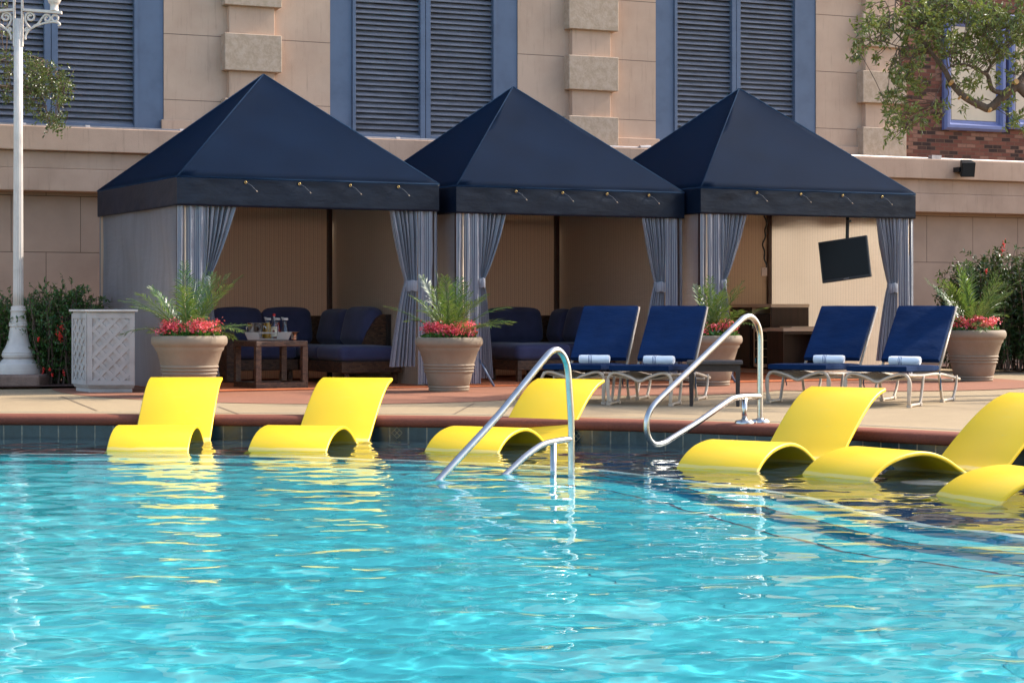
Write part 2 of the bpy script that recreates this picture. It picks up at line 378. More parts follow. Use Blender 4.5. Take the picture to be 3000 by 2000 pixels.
def leafmat(name, cols, rough=.4, trans=.25):
    m, nt, out = new_mat(name)
    oi = N(nt, 'ShaderNodeNewGeometry'); rp = oi.outputs['Random Per Island']
    c = ramp(nt, rp, [(i/(len(cols)-1), c) for i, c in enumerate(cols)])
    b = pbr(nt, out, c, rough, 0, None, .5)
    t = N(nt, 'ShaderNodeBsdfTranslucent'); tc = mixc(nt, .35, c, (.35, .45, .05)); L(nt, tc, t.inputs[0])
    mx = N(nt, 'ShaderNodeMixShader'); mx.inputs[0].default_value = trans; L(nt, b.outputs[0], mx.inputs[1]); L(nt, t.outputs[0], mx.inputs[2]); L(nt, mx.outputs[0], out.inputs[0])
    return m
M_leafA = leafmat('oak_leaves', [(.06, .09, .016), (.13, .16, .03), (.20, .22, .05), (.27, .27, .08)])
M_leafB = leafmat('magnolia_leaves', [(.03, .055, .015), (.08, .11, .03), (.14, .17, .05)], .3)
M_leafD = leafmat('dark_shrub_leaves', [(.012, .035, .010), (.022, .06, .015), (.04, .085, .02), (.07, .10, .03)], .4, .12)
M_leafH = leafmat('hedge_leaves', [(.022, .07, .016), (.04, .12, .026), (.07, .16, .035), (.12, .17, .045)], .35)
M_palm = leafmat('palm_leaflets', [(.02, .07, .014), (.045, .12, .024), (.08, .17, .04), (.17, .20, .07)], .35, .3)
M_kal = leafmat('succulent_leaves', [(.03, .10, .02), (.06, .18, .03), (.09, .22, .04)], .3)
M_flower = leafmat('coral_blossoms', [(.80, .04, .07), (.88, .09, .16), (.66, .03, .09), (.90, .20, .18), (.88,.14,.24)], .5, .2)
M_berry = mat('red_berries', (.70, .03, .02), .35, .1)
M_bark = mat('bark', (.13, .085, .06), .9, .3, 12, 50, .006, stretch=(1,1,.4))
M_wood = mat('dark_walnut', (.030, .013, .009), .4, .3, 3, 60, .0004, stretch=(6,6,.5))
M_counter = mat('cream_laminate', (.62, .50, .38), .4, .05)
M_glassdark = mat('dark_glass', (.006, .006, .007), .25, .1, spec=.12)
# ================================================================== POOL AND DECK (setting)
def resample(pts, n):
    pts = [Vector(p) for p in pts]; d = [0]
    for i in range(1, len(pts)): d.append(d[-1]+(pts[i]-pts[i-1]).length)
    out = []; j = 0
    for k in range(n):
        t = d[-1]*k/(n-1)
        while j < len(d)-2 and d[j+1] < t: j += 1
        s_ = (t-d[j])/max(1e-9, d[j+1]-d[j]); out.append(pts[j].lerp(pts[j+1], min(1, s_)))
    return out
EDGE = smoothpath([(-14,17.3,0),(-10,17.05,0),(-7,16.85,0),(-4.3,16.72,0),(-1.5,16.5,0),(-.28,16.28,0),(.82,15.9,0),(1.4,15.58,0),(2.06,15.14,0),(2.6,14.66,0),(3.25,14.0,0),
                   (4.1,13.0,0),(4.9,11.6,0),(5.5,10,0),(5.9,8,0),(6.1,5,0),(6.1,1,0),(6.0,-4,0)], 8)
EDGE = resample(EDGE, 220)
def normals2(pts):           # outward (away from the water): left of travel direction is outside here
    ns = []
    for i in range(len(pts)):
        t = pts[min(i+1, len(pts)-1)]-pts[max(i-1, 0)]; t.normalize(); ns.append(Vector((-t.y, t.x, 0)))
    return ns
EN = normals2(EDGE)
arc = [0]
for i in range(1, len(EDGE)): arc.append(arc[-1]+(EDGE[i]-EDGE[i-1]).length)
# coping: bullnosed band of red concrete swept along the edge
prof = [(.30,-.02),(.30,.006),(.10,.008),(.045,.005),(.018,-.006),(.003,-.024),(0,-.042),(.006,-.062),(.02,-.076),(.05,-.080)]
g = [[EDGE[i]+EN[i]*d+Vector((0,0,z)) for (d, z) in prof] for i in range(len(EDGE))]
mb = MB(); mb.sheet(g, [[(arc[i], k*.05) for k in range(len(prof))] for i in range(len(EDGE))], flip=True)
struct(mb.build('pool_coping', M_coping, smooth=True))
# deck: ring sheet from the coping outwards
mb = MB(); N_ = len(EDGE)
outer = [Vector((-60+120*min(1, i/(N_*.62)), 70, 0)) if i < N_*.62 else Vector((60, 70-90*(i/N_-.62)/.38, 0)) for i in range(N_)]
rows = []
for i in range(N_):
    a = EDGE[i]+EN[i]*.29; b = outer[i]; rows.append([a.lerp(b, t) for t in (0, .04, .12, .3, 1)])
mb.sheet(rows, flip=True)
struct(mb.build('pool_deck', M_deck))
mb = MB(); mb.sheet([[EDGE[i]+EN[i]*(.56+.0)+Vector((0,0,.004)), EDGE[i]+EN[i]*.60+Vector((0,0,.004))] for i in range(N_)], flip=True)
struct(mb.build('deck_drain_strip', mat('drain_strip', (.30,.26,.21), .8, .4, 60, 100, .002)))
# deck joints
mb = MB()
def joint(a, b, z=.005, w_=.006):
    a = Vector(a); b = Vector(b); d = (b-a).normalized(); n = Vector((-d.y, d.x, 0))*w_
    mb.add([a-n, b-n, b+n, a+n], [(0,1,2,3)])
for (x0,y0,x1,y1) in ((180,1160,285,1202),(0,1160,180,1160),(640,1190,700,1212),(2330,1190,2420,1245),(2740,1190,2990,1206),(1390,1180,1330,1212)):
    a = ground(x0,y0,.005); b = ground(x1,y1,.005); joint(a, b)
struct(mb.build('deck_joints', mat('joint_dark', (.13,.09,.06), .9, .1)))  # thin dark strips marking the deck joints
# terracotta scallops in front of each cabana
def ellipse(cx, cy, a, b, rz, z, n=64):
    return [Vector((cx+a*math.cos(t)*math.cos(rz)-b*math.sin(t)*math.sin(rz), cy+a*math.cos(t)*math.sin(rz)+b*math.sin(t)*math.cos(rz), z)) for t in [2*math.pi*i/n for i in range(n)]]
mb = MB()
for k, (cx, cy, a, b) in enumerate(((-2.35,22.6,2.75,4.0),(.55,24.0,2.4,3.6),(3.7,24.5,2.6,3.0))):
    p = ellipse(cx, cy, a, b, R(20), .004+.0015*k); mb.add(p, [tuple(range(len(p)))])
struct(mb.build('terracotta_paving', M_terra))

# pool shell
def tile_mat(name, cols, size, grout, jitter=True, gw=.006):
    m, nt, out = new_mat(name); tc = N(nt, 'ShaderNodeTexCoord')
    b = N(nt, 'ShaderNodeTexBrick'); L(nt, tc.outputs['UV'], b.inputs['Vector']); b.offset = 0; b.inputs['Scale'].default_value = 1
    b.inputs['Brick Width'].default_value = size; b.inputs['Row Height'].default_value = size; b.inputs['Mortar Size'].default_value = gw; b.inputs['Mortar Smooth'].default_value = .1
    b.inputs['Color1'].default_value = rgba(cols[0]); b.inputs['Color2'].default_value = rgba(cols[1]); b.inputs['Mortar'].default_value = rgba(grout)
    n1 = noise_(nt, coords(nt), 22, 5, .7)
    c = mixc(nt, ramp(nt, n1, [(.4, 0.0), (.7, .6)]), b.outputs['Color'], tuple(x*.4 for x in cols[0]))
    pbr(nt, out, c, .25, 0, bump(nt, math_(nt, 'SUBTRACT', 1.0, b.outputs['Fac']), .001), .5); return m
M_tile = tile_mat('waterline_tile', ((.012,.035,.044),(.022,.055,.066)), .155, (.22,.20,.15))
M_shelf = tile_mat('sun_shelf_tile', ((.018,.042,.062),(.03,.062,.085)), .10, (.10,.12,.14), gw=.004)
def plaster():
    m, nt, out = new_mat('pool_plaster'); v = coords(nt)
    c = ramp(nt, noise_(nt, v, .8, 4), [(.3, (0.0597, 0.5428, 0.6079)), (.7, (0.0923, 0.6514, 0.7056))])
    pbr(nt, out, c, .7, 0, None, .2); return m
M_plaster = plaster()
mb = MB(); zz = [-.07, -.225, -.38]
mb.sheet([[EDGE[i]+EN[i]*.035+Vector((0,0,z)) for z in zz] for i in range(N_)], [[(arc[i], z+.07) for z in zz] for i in range(N_)], flip=True)
struct(mb.build('pool_wall', M_tile))
# gold diamond inlays on the tile band
def wpt(px, py, depth):
    D = (CH-WATER)*F/(py-YH)+1.13*depth; return Vector(((px-1500)/F*(D-1.13*depth)*1.0, D, WATER-depth))
SH = .20
E0 = smoothpath([Vector((-14,15.1,WATER-SH))]+[Vector((-7,15.0,WATER-SH))]+[wpt(x,y,SH) for x,y in ((0,1330),(408,1332),(733,1336),(1212,1350),(1500,1361),(1726,1375),(1972,1404),(2297,1445),(2680,1532),(3000,1572))]
                +[Vector((3.2,8.4,WATER-SH)),Vector((3.9,6.8,WATER-SH)),Vector((4.3,4,WATER-SH)),Vector((4.4,0,WATER-SH)),Vector((4.4,-4,WATER-SH))], 8)
E0 = resample(E0, N_)
mb = MB(); mb.sheet([[EDGE[i]+EN[i]*.035+Vector((0,0,WATER-SH)), EDGE[i].lerp(E0[i],.5)*1+Vector((0,0,(WATER-SH)*.5)), E0[i]] for i in range(N_)],
                    [[(arc[i],0),(arc[i],(EDGE[i]-E0[i]).length/2),(arc[i],(EDGE[i]-E0[i]).length)] for i in range(N_)])
struct(mb.build('sun_shelf', M_shelf))
n0 = normals2(E0)
DEP = [SH, .38, .56]
def stepcurve(meas, depth, off):
    base = [E0[i]-n0[i]*off for i in range(N_)]
    pts = [Vector((-14,15.1-off,0)),Vector((-7,15.0-off,0)),Vector((-3.5,14.9-off,0)),Vector((-1.2,14.6-off,0))]+[wpt(x,y,depth) for x,y in meas]+[Vector((3.0-off*.1,8.4-off,0)),Vector((3.9-off,6.2,0)),Vector((4.3-off,4,0)),Vector((4.4-off,0,0)),Vector((4.4-off,-4,0))]
    return resample(smoothpath([Vector((p.x,p.y,WATER-depth)) for p in pts], 8), N_)
E1 = stepcurve(((1800,1398),(2201,1474),(2425,1525),(2680,1583),(3000,1618)), DEP[1], .42)
E2 = stepcurve(((1650,1420),(1883,1455),(2138,1519),(2330,1570),(2584,1622),(3000,1676)), DEP[2], .85)
mb = MB(); FLOOR = WATER-.85
def drop(Ea, z0, z1): return [[Ea[i]+Vector((0,0,0)), Vector((Ea[i].x, Ea[i].y, z1))] for i in range(N_)]
mb.sheet(drop(E0, 0, WATER-DEP[1])); mb.sheet([[Vector((E0[i].x,E0[i].y,WATER-DEP[1])), E1[i]] for i in range(N_)])
mb.sheet(drop(E1, 0, WATER-DEP[2])); mb.sheet([[Vector((E1[i].x,E1[i].y,WATER-DEP[2])), E2[i]] for i in range(N_)])
mb.sheet([[E2[i], E2[i]-normals2(E2)[i]*1.3+Vector((0,0,FLOOR+.004-E2[i].z))] for i in range(N_)])
struct(mb.build('pool_steps', M_plaster))
mb = MB(); mb.sheet([[Vector((x,y,FLOOR)) for x in (-16,7)] for y in (-6,18)]); struct(mb.build('pool_floor', M_plaster))
# side and near walls of the basin
mb = MB()
for a, b in (((-14,17.3),(-14,-4)),((-14,-4),(6,-4))):
    mb.add([(a[0],a[1],-.0),(b[0],b[1],-.0),(b[0],b[1],FLOOR),(a[0],a[1],FLOOR)], [(0,1,2,3)])
struct(mb.build('basin_wall', M_plaster))
# dark tile lines on the nosing of every step
mb = MB()
for Ea in (E1, E2):
    na = normals2(Ea); mb.sheet([[Ea[i]+na[i]*.0+Vector((0,0,.004)), Ea[i]+na[i]*.022+Vector((0,0,.004))] for i in range(N_)], flip=True)
struct(mb.build('step_tile_lines', M_shelf))
mb = MB(); mb.sheet([[E0[i]+n0[i]*.0+Vector((0,0,.004)), E0[i]+n0[i]*.07+Vector((0,0,.004))] for i in range(N_)], flip=True)
struct(mb.build('shelf_nosing', mat('shelf_nosing', (.45,.62,.62), .6, .1)))
# near deck behind the camera
mb = MB(); mb.sheet([[Vector((x,y,0)) for x in (-60,60)] for y in (-40,-4)]); mb.sheet([[Vector((x,y,0)) for x in (-60,-14)] for y in (-4,17.3)])
mb.sheet([[Vector((x,y,0)) for x in (-60,-13.9)] for y in (17.3,70)])
struct(mb.build('near_deck', M_deck))

# ------------------------------------------------------------------ water: a wave-displaced surface
rg = np.random.RandomState(5)
rowsD = np.concatenate([np.arange(-4, 3.5, .12), np.arange(3.5, 9, .022), np.arange(9, 17.6, .027)])
colsU = np.concatenate([[-4.5, -3.2, -2.2, -1.5], np.linspace(-1, 1, 420), [1.5, 2.2, 3.0, 4.0]])
hw_ = .275*np.maximum(rowsD, 4)+.35
X = colsU[None, :]*hw_[:, None]; Y = np.repeat(rowsD[:, None], len(colsU), 1)
X = np.clip(X, -14, 6.4)
H = np.zeros_like(X)
for k in range(110):
    lam = float(np.exp(rg.uniform(np.log(.075), np.log(1.0)))); th = np.pi/2+rg.normal(0, .75)
    kx, ky = 2*np.pi/lam*np.cos(th), 2*np.pi/lam*np.sin(th)
    slope = .0062*(lam/.26)**(-.30 if lam > .26 else .55)
    amp = slope*lam/(2*np.pi)
    ph = rg.uniform(0, 6.28)
    wob = .5*np.sin(X*rg.uniform(.3,1.2)+Y*rg.uniform(.3,1.2)+rg.uniform(0,6))
    H += amp*np.sin(kx*X+ky*Y+ph+wob)
patch = 1+.3*np.sin(X*.55+1.0+.6*np.sin(Y*.5))*np.sin(Y*.42+.4)
H *= patch*np.where(Y > 13.5, np.clip(1-(Y-13.5)*.10, .6, 1), 1)
me = bpy.data.meshes.new('water'); nr, nc = X.shape
co = np.stack([X, Y, H+WATER], -1).reshape(-1, 3).astype(np.float32)
idx = np.arange(nr*nc).reshape(nr, nc)
q = np.stack([idx[:-1,:-1], idx[:-1,1:], idx[1:,1:], idx[1:,:-1]], -1).reshape(-1, 4)
me.vertices.add(nr*nc); me.vertices.foreach_set('co', co.ravel()); me.loops.add(q.size); me.loops.foreach_set('vertex_index', q.ravel().astype(np.int32))
me.polygons.add(len(q)); me.polygons.foreach_set('loop_start', np.arange(0, q.size, 4, dtype=np.int32)); me.polygons.foreach_set('loop_total', np.full(len(q), 4, dtype=np.int32))
me.polygons.foreach_set('use_smooth', np.ones(len(q), bool)); me.update(calc_edges=True)
wat = bpy.data.objects.new('water', me); COL.objects.link(wat); struct(wat)
m, nt, out = new_mat('pool_water')
gl = N(nt, 'ShaderNodeBsdfGlass'); gl.inputs['IOR'].default_value = 1.333; gl.inputs['Roughness'].default_value = 0; gl.inputs['Color'].default_value = (.93,.99,1,1)
L(nt, gl.outputs[0], out.inputs[0]); me.materials.append(m)
wat.cycles.is_caustics_caster = True
for nm in ('pool_floor','pool_steps','sun_shelf','pool_wall','shelf_nosing','step_tile_lines'):
    bpy.data.objects[nm].cycles.is_caustics_receiver = True
# ================================================================== THE BUILDING
WA = R(24.4); WO = Vector((3.74, 30.0, 0)); WE = Vector((math.cos(WA), math.sin(WA), 0)); WN = Vector((math.sin(WA), -math.cos(WA), 0))
def wu(px):      # distance along the wall for an image column
    k = (px-1500)/F; return (k*WO.y-WO.x)/(WE.x-k*WE.y)
def wz(px, py):
    D = WO.y+WE.y*wu(px); return CH-(py-YH)*D/F
bld = empty('hotel_building', WO, WA, 'tan stucco building with tall blue louvered windows and a brick bay behind the cabanas', 'building')
TOPZ = 12.5
U0, U1 = wu(-900), wu(3700)
zc = wz(150, 377); zb1 = wz(150, 447); zb2 = wz(150, 563); zmid = wz(150, 498)
ubr = wu(2633)
wins = [(wu(-210), wu(480), wu(-150), wu(130), wu(170), wu(393)), (wu(967), wu(1517), wu(1042), wu(1232), wu(1262), wu(1445)), (wu(1921), wu(2391), wu(1984), wu(2145), wu(2170), wu(2328))]
WT = 9.5
# upper wall with the window bays left open
mb = MB(); segs = [U0] + [x for w_ in wins for x in (w_[0], w_[1])] + [ubr]
for i in range(0, len(segs)-1, 2): mb.box(segs[i], segs[i+1], 0, .4, zc-.1, TOPZ)
for w_ in wins: mb.box(w_[0], w_[1], 0, .4, WT, TOPZ)
M_upper = stucco('upper_wall_panels', (0.5676, 0.3953, 0.2831), (0.4825, 0.3247, 0.2292), True, (400, .862, .004), (200, 8.62-wz(560,295)))
# move joints so that they fall at mid block height
o = mb.build('wall', M_upper, bld); 
mb = MB(); mb.box(ubr, U1, -.02, .4, zc-.1, TOPZ); mb.build('brick_wall', M_brick, bld)
# ledge in two steps, lower wall
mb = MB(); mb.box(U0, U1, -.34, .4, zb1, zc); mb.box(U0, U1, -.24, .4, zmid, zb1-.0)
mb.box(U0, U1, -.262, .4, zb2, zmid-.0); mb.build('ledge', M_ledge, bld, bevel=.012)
zj = wz(150, 739)
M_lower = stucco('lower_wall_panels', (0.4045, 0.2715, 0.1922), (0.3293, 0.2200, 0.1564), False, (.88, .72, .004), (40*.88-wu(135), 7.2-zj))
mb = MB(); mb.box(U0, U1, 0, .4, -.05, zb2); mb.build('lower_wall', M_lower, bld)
mb = MB(); mb.box(U0, U1, .6, 8, -.05, TOPZ); mb.build('core', M_dark, bld)
# plinth strips at the foot of the upper wall
for a, b in ((wins[0][1]-.04, wins[1][0]+.04), (wins[1][1]-.04, wins[2][0]+.04), (wins[2][1]-.04, ubr)): MB().box(a, b, -.05, .0, zc, zc+.17).build('plinth', M_wall, bld, bevel=.008)
# pilasters with stone blocks
BP = .862; 
for k, (pa, pb, sa, sb, yb, pxm) in enumerate(((648,815,665,798,213,732),(1652,1797,1667,1780,268,1725),(2510,2637,2525,2625,306,2570))):
    f = MB(); ua, ub = wu(sa), wu(sb); f.box(ua, ub, -.10, .02, zc, TOPZ-.02); pil = f.build('pilaster', M_wall, bld, bevel=.008)
    zb = wz(pxm, yb); j = -3
    hb = (wz(pxm, yb-108*(1 if k == 0 else .92 if k == 1 else .86))-zb)
    for j in range(-2, 12):
        z0 = zb+j*BP; z1 = z0+hb
        if z1 < zc+.05 or z1 > TOPZ: continue
        MB().box(wu(pa), wu(pb), -.17, .03, max(z0, zc+.001), z1).build('stone_block', M_block, pil, bevel=.01)
# louvered windows
def louver(u0, u1, z0, z1, par):
    mb = MB(); pitch = .0755; d = .075; z = z0
    while z < z1-.02:
        y0 = .05; a = Vector((u0, y0, z)); 
        vs = [(u0,y0,z+.004),(u1,y0,z+.004),(u1,y0+d,z+pitch*1.02),(u0,y0+d,z+pitch*1.02),(u0,y0,z-.008),(u1,y0,z-.008),(u1,y0+d,z+pitch*.86),(u0,y0+d,z+pitch*.86)]
        mb.add(vs, [(0,1,2,3),(7,6,5,4),(0,4,5,1),(2,6,7,3)]); z += pitch
    mb.build('louver_slats', M_slat, par)
for k, (a, b, l0, l1, l2, l3) in enumerate(wins):
    f = MB(); y0 = .0; zbot = zc+.004
    f.box(a, l0-.05, .015, .2, zbot, WT); f.box(l0-.047, l0, -.012, .2, zbot, WT)
    f.box(l3+.05, b, .015, .2, zbot, WT); f.box(l3, l3+.047, -.012, .2, zbot, WT)
    mm = (l1+l2)/2; f.box(l1, mm-.004, .0, .2, zbot, WT); f.box(mm+.004, l2, .0, .2, zbot, WT)
    f.box(l0+.001, l1-.001, .004, .2, zbot, zbot+.085); f.box(l2+.001, l3-.001, .004, .2, zbot, zbot+.085)
    fr = f.build('window_frame', M_bluepaint, bld, bevel=.004)
    louver(l0+.001, l1-.001, zbot+.087, WT, fr); louver(l2+.001, l3-.001, zbot+.087, WT, fr)
    MB().box(l0, l3, .17, .19, zbot+.02, WT).build('backing', M_dark, fr)
# windows of the brick bay: chunky moulded violet-blue frames
def brickwin(p0, p1, y0, y1):
    ua, ub, z0, z1 = wu(p0), wu(p1), wz((p0+p1)/2, y1), wz((p0+p1)/2, y0)
    prof = [(0,-.02),(.0,-.085),(.035,-.12),(.08,-.12),(.11,-.085),(.12,-.06),(.15,-.05),(.17,-.03),(.17,.02)]
    loop = [(ua,z0),(ub,z0),(ub,z1),(ua,z1)]; sg = [(1,1),(-1,1),(-1,-1),(1,-1)]
    mb = MB(); rows = []
    for i in range(5):
        (x, z), (sx, sz) = loop[i % 4], sg[i % 4]; rows.append([Vector((x+sx*d, y, z+sz*d)) for d, y in prof])
    mb.sheet(rows); fr = mb.build('window_frame', M_violet, bld)
    MB().box(ua+.165, ub-.165, -.045, -.021, z0+.165, z1-.165).build('blind', M_pane, fr)
brickwin(2757, 2937, 52, 385); brickwin(2946, 3120, 52, 383); brickwin(2757, 2937, -420, -80); brickwin(2946, 3120, -420, -80)
# conduit along the ledge
mb = MB(); r = .017
mb.tube([(U0,-.20,zc+r),(U1,-.20,zc+r)], r, 8); cd = mb.build('conduit', M_pipe, bld, smooth=True)
for px in (60, 246, 520, 905, 1150, 1450): MB().tube([(wu(px)-.03,-.20,zc+r),(wu(px)+.03,-.20,zc+r)], r*1.5, 8).build('coupling', M_pipe, cd)
u = wu(2716); MB().box(u-.09, u+.09, -.25, -.16, zc, zc+.07).build('junction_box', M_pipe, cd)
def wall_world(u, y, z): return WO+WE*u-WN*y+Vector((0,0,z))
# small floodlight on the conduit between cabanas
fl = empty('spot_lamp', wall_world(wu(1866), -.2, zc+.02), WA, 'small metal spot lamp on the ledge pipe between the middle and right cabana roofs', 'lamp')
mb = MB(); mb.tube([(-.07,-.02,.0),(.10,-.02,.005)], [.03,.036], 12); mb.build('lamp_body', M_pipe, fl, smooth=True, auto=40)
MB().tube([(.05,-.03,-.02),(.05,-.05,-.12)], .012, 8).build('bracket', M_pipe, fl)
# black loudspeaker at the ledge
sp = empty('wall_speaker', wall_world(wu(2778), -.48, wz(2778,500)), WA, 'small black loudspeaker mounted on the ledge under the brick wall', 'loudspeaker')
Mt = Euler((R(18), 0, R(-22))).to_matrix().to_4x4()
mb = MB(); mb.add([Mt @ Vector(v) for v in ((-.12,-.10,-.11),(.10,-.10,-.11),(.07,.10,-.11),(-.09,.10,-.11),(-.12,-.10,.12),(.10,-.10,.12),(.07,.10,.12),(-.09,.10,.12))], [(0,3,2,1),(4,5,6,7),(0,1,5,4),(1,2,6,5),(2,3,7,6),(3,0,4,7)])
mb.build('cabinet', M_black, sp, bevel=.008)
MB().box(-.10, .08, -.108, -.101, -.09, .10, Mt).build('grille', mat('speaker_grille', (.02,.02,.02), .8, .3, 300, 400, .001), sp)
MB().box(-.16, -.05, .0, .16, -.05, .02).build('bracket', M_black, sp)
# ================================================================== CABANAS
def fabric_panel(x0, y0, x1, y1, z0, z1, amp=.012, seed=0, nu=40, nv=20, inset=0.0, folds=0):
    a = Vector((x0,y0,0)); b = Vector((x1,y1,0)); d = (b-a); Ln = d.length; d.normalize(); n = Vector((d.y,-d.x,0))
    g = []; uv = []
    for i in range(nv+1):
        z = z0+(z1-z0)*i/nv; row = []; ru = []
        for j in range(nu+1):
            u = Ln*j/nu; k = min(1, min(j, nu-j)/4)
            o = amp*k*(noise.noise(Vector((u*1.3+seed*7, z*1.1, seed)))+.5*noise.noise(Vector((u*3.2+seed, z*2.8+u*1.5, seed+4))))
            if folds: o += .022*k*math.sin(u*folds*6.283+.6*math.sin(z*1.7+seed))
            row.append(a+d*u+n*(o+inset)+Vector((0,0,z))); ru.append((u, z))
        g.append(row); uv.append(ru)
    return g, uv
def curtain(xt0, xt1, xg0, xg1, xb0, xb1, zt, zg, zb, y0, nf, seed, flip=1):
    nu, nv = 96, 46; g = []; uv = []; Wd = 1.25
    for i in range(nv+1):
        z = zb+(zt-zb)*i/nv; row = []; ru = []
        if z > zg: t = ((z-zg)/(zt-zg)); tt = t**.82; l = xg0+(xt0-xg0)*tt; r = xg1+(xt1-xg1)*tt; amp = .024+.026*(1-abs(2*t-1))
        else: t = (zg-z)/(zg-zb); tt = t**.7; l = xg0+(xb0-xg0)*tt; r = xg1+(xb1-xg1)*tt; amp = .020+.020*t
        for j in range(nu+1):
            u = j/nu; ph = nf*6.283*u+seed+.7*math.sin(z*2.1+seed)*u
            y = y0+amp*(math.sin(ph)+.35*math.sin(2.3*ph+1+seed))+(.03 if z > zg else .0)*(1-abs(2*u-1))
            x = l+(r-l)*(u+.012*math.sin(ph*1.0+1.3)); row.append(Vector((x, y, z))); ru.append((u*Wd, z))
        g.append(row); uv.append(ru)
    return g, uv
def band(cx, rx, cy_, ry, z0, z1):
    n = 28; rows = []; uv = []
    for z, k in ((z0,.93),(z0+.01,1),(z1-.01,1),(z1,.93)):
        rows.append([Vector((cx+rx*k*math.cos(6.283*j/n), cy_+ry*k*math.sin(6.283*j/n), z+.006*math.sin(j))) for j in range(n+1)]); uv.append([(j/n*.5, z) for j in range(n+1)])
    return MB().sheet(rows, uv)
def make_cabana(name, loc, rz, W, eave, peak, label, pk=(0,0), seed=0):
    c = empty(name, loc, rz, label, 'cabana', 'navy pyramid roofed cabanas along the building')
    vb = eave-.31; ov = .012
    A = [Vector((-ov,-ov,eave)),Vector((W+ov,-ov,eave)),Vector((W+ov,W+ov,eave)),Vector((-ov,W+ov,eave))]; T = Vector((W/2+pk[0],W/2+pk[1],peak))
    mb = MB(); n = 16
    for k in range(4):
        a, b = A[k], A[(k+1) % 4]; nn = (b-a).cross(T-a).normalized(); rows = []
        for i in range(n+1):
            t = i/n; l = a.lerp(T, t); r = b.lerp(T, t); row = []
            for j in range(n+1):
                s_ = j/n; p = l.lerp(r, s_); e = 4*s_*(1-s_)
                sag = -.028*e*math.sin(math.pi*t)**.8+.010*e*(1-t)*noise.noise(Vector((p.x*1.8+seed, p.y*1.8, p.z*2)))
                if i in (10, 11): sag += .006*noise.noise(Vector((s_*30, i, k+seed)))
                row.append(p+nn*sag)
            rows.append(row)
        mb.sheet(rows)
    rf = mb.build('roof', M_navy, c, smooth=True, weld=True, auto=25, solid=.006)
    mb = MB()
    for k in range(4): mb.tube([A[k]+Vector((0,0,.003)), T+Vector((0,0,.003))], .0075, 6)
    for k in range(4): mb.tube([A[k]+Vector((0,0,.0)), A[(k+1) % 4]+Vector((0,0,.0))], .009, 6)
    mb.build('roof_piping', M_navy, rf, smooth=True)
    # valance
    gx = [W*.247, W*.45, W*.647, W*.838]
    mb = MB()
    for k in range(4):
        a, b = A[k].copy(), A[(k+1) % 4].copy(); d = (b-a).normalized(); nn = Vector((d.y,-d.x,0)); Ln = (b-a).length; rows = []
        for i in range(13):
            t = i/12; row = []
            for j in range(97):
                u = j/96; k_ = min(1, min(j, 96-j)/5); x = u*Ln
                o = .010*k_*t*(noise.noise(Vector((x*1.7+k*9+seed, t*1.4, seed)))+.5*noise.noise(Vector((x*5+seed, t*3, 2))))
                if k == 0: 
                    for q in gx: o -= .012*math.exp(-((x-q)/.09)**2)*math.exp(-((t-.12)/.16)**2)
                    o += .004*k_*math.sin(x*11+seed)*math.exp(-((t-.2)/.15)**2)
                row.append(a+d*x+nn*o+Vector((0,0,-.31*t-.004*k_*math.sin(math.pi*u)*t)))
            rows.append(row)
        mb.sheet(rows, flip=True)
    va = mb.build('valance', M_valance, c, smooth=True, weld=True, auto=35, solid=.004)
    for q in gx:
        x = q; z = eave-.045
        g_ = MB(); g_.tube([Vector((x+.012*math.cos(t), -.020, z+.012*math.sin(t))) for t in [6.283*i/14 for i in range(14)]],   .004, 6, closed=True)
        go = g_.build('grommet', M_brass, va, smooth=True)
        MB().tube([(x,-.02,z),(x+.05,-.06,z-.035),(x+.105,-.075,z-.095)], .0026, 5).build('tie_cord', M_cord, va)
        MB().tube([(x+.10,-.074,z-.09),(x+.112,-.077,z-.103)], .0055, 6).build('toggle', M_tip, va)
    # frame
    for (x, y) in ((.04,.06),(W-.04,.06),(.13,W-.13),(W-.13,W-.13)):
        MB().box(x-.028, x+.028, y-.028, y+.028, 0, eave-.12).build('post', M_pole, c, bevel=.004)
    for (x0,x1,y0,y1) in ((.03,W-.03,.03,.07),(.03,W-.03,W-.07,W-.03),(.03,.07,.08,W-.08),(W-.07,W-.03,.08,W-.08)):
        MB().box(x0,x1,y0,y1,eave-.07,eave-.03).build('eave_rail', M_pole, c)
    for k in range(4): MB().tube([(A[k]*.97+T*.03)+Vector((0,0,-.05)), T+Vector((0,0,-.05))], .018, 6).build('rafter', M_pole, c)
    MB().box(.09,W-.09,.09,W-.09,eave-.105,eave-.10).build('bounce_liner', M_liner, c)  # unseen liner added to bounce light down into the interior
    # canvas sides: outer sheet + lining with warm bounce light in its colour
    zt = eave-.10
    for nm, a, b, z0 in (('side_panel',(0,W),(0,0),.02),('side_panel',(W,0),(W,W),.02),('back_panel',(W,W),(0,W),.02)):
        g, uv = fabric_panel(a[0],a[1],b[0],b[1], z0, eave-.285, .045, seed+len(nm)+a[0], inset=-.03); p = MB().sheet(g, uv).build(nm, M_strout, c, smooth=True)
        g, uv = fabric_panel(a[0],a[1],b[0],b[1], z0, zt, .012, seed+3+a[1], inset=-.085); MB().sheet(g, uv).build('lining', M_strin, p, smooth=True)
    g, uv = fabric_panel(-.0,.018,.315,.018, .04, zt-.05, .02, seed+1, 30, 24, folds=9); MB().sheet(g, uv).build('front_panel', M_strcur, c, smooth=True)
    g, uv = fabric_panel(W-.235,.018,W,.018, .04, zt-.05, .02, seed+2, 30, 24, folds=9); MB().sheet(g, uv).build('front_panel', M_strcur, c, smooth=True)
    # tied curtains
    g, uv = curtain(.30, .72, .305, .355, .31, .47, zt, 1.22, .10, .035, 6, seed+.4); cl = MB().sheet(g, uv).build('curtain', M_strcur, c, smooth=True)
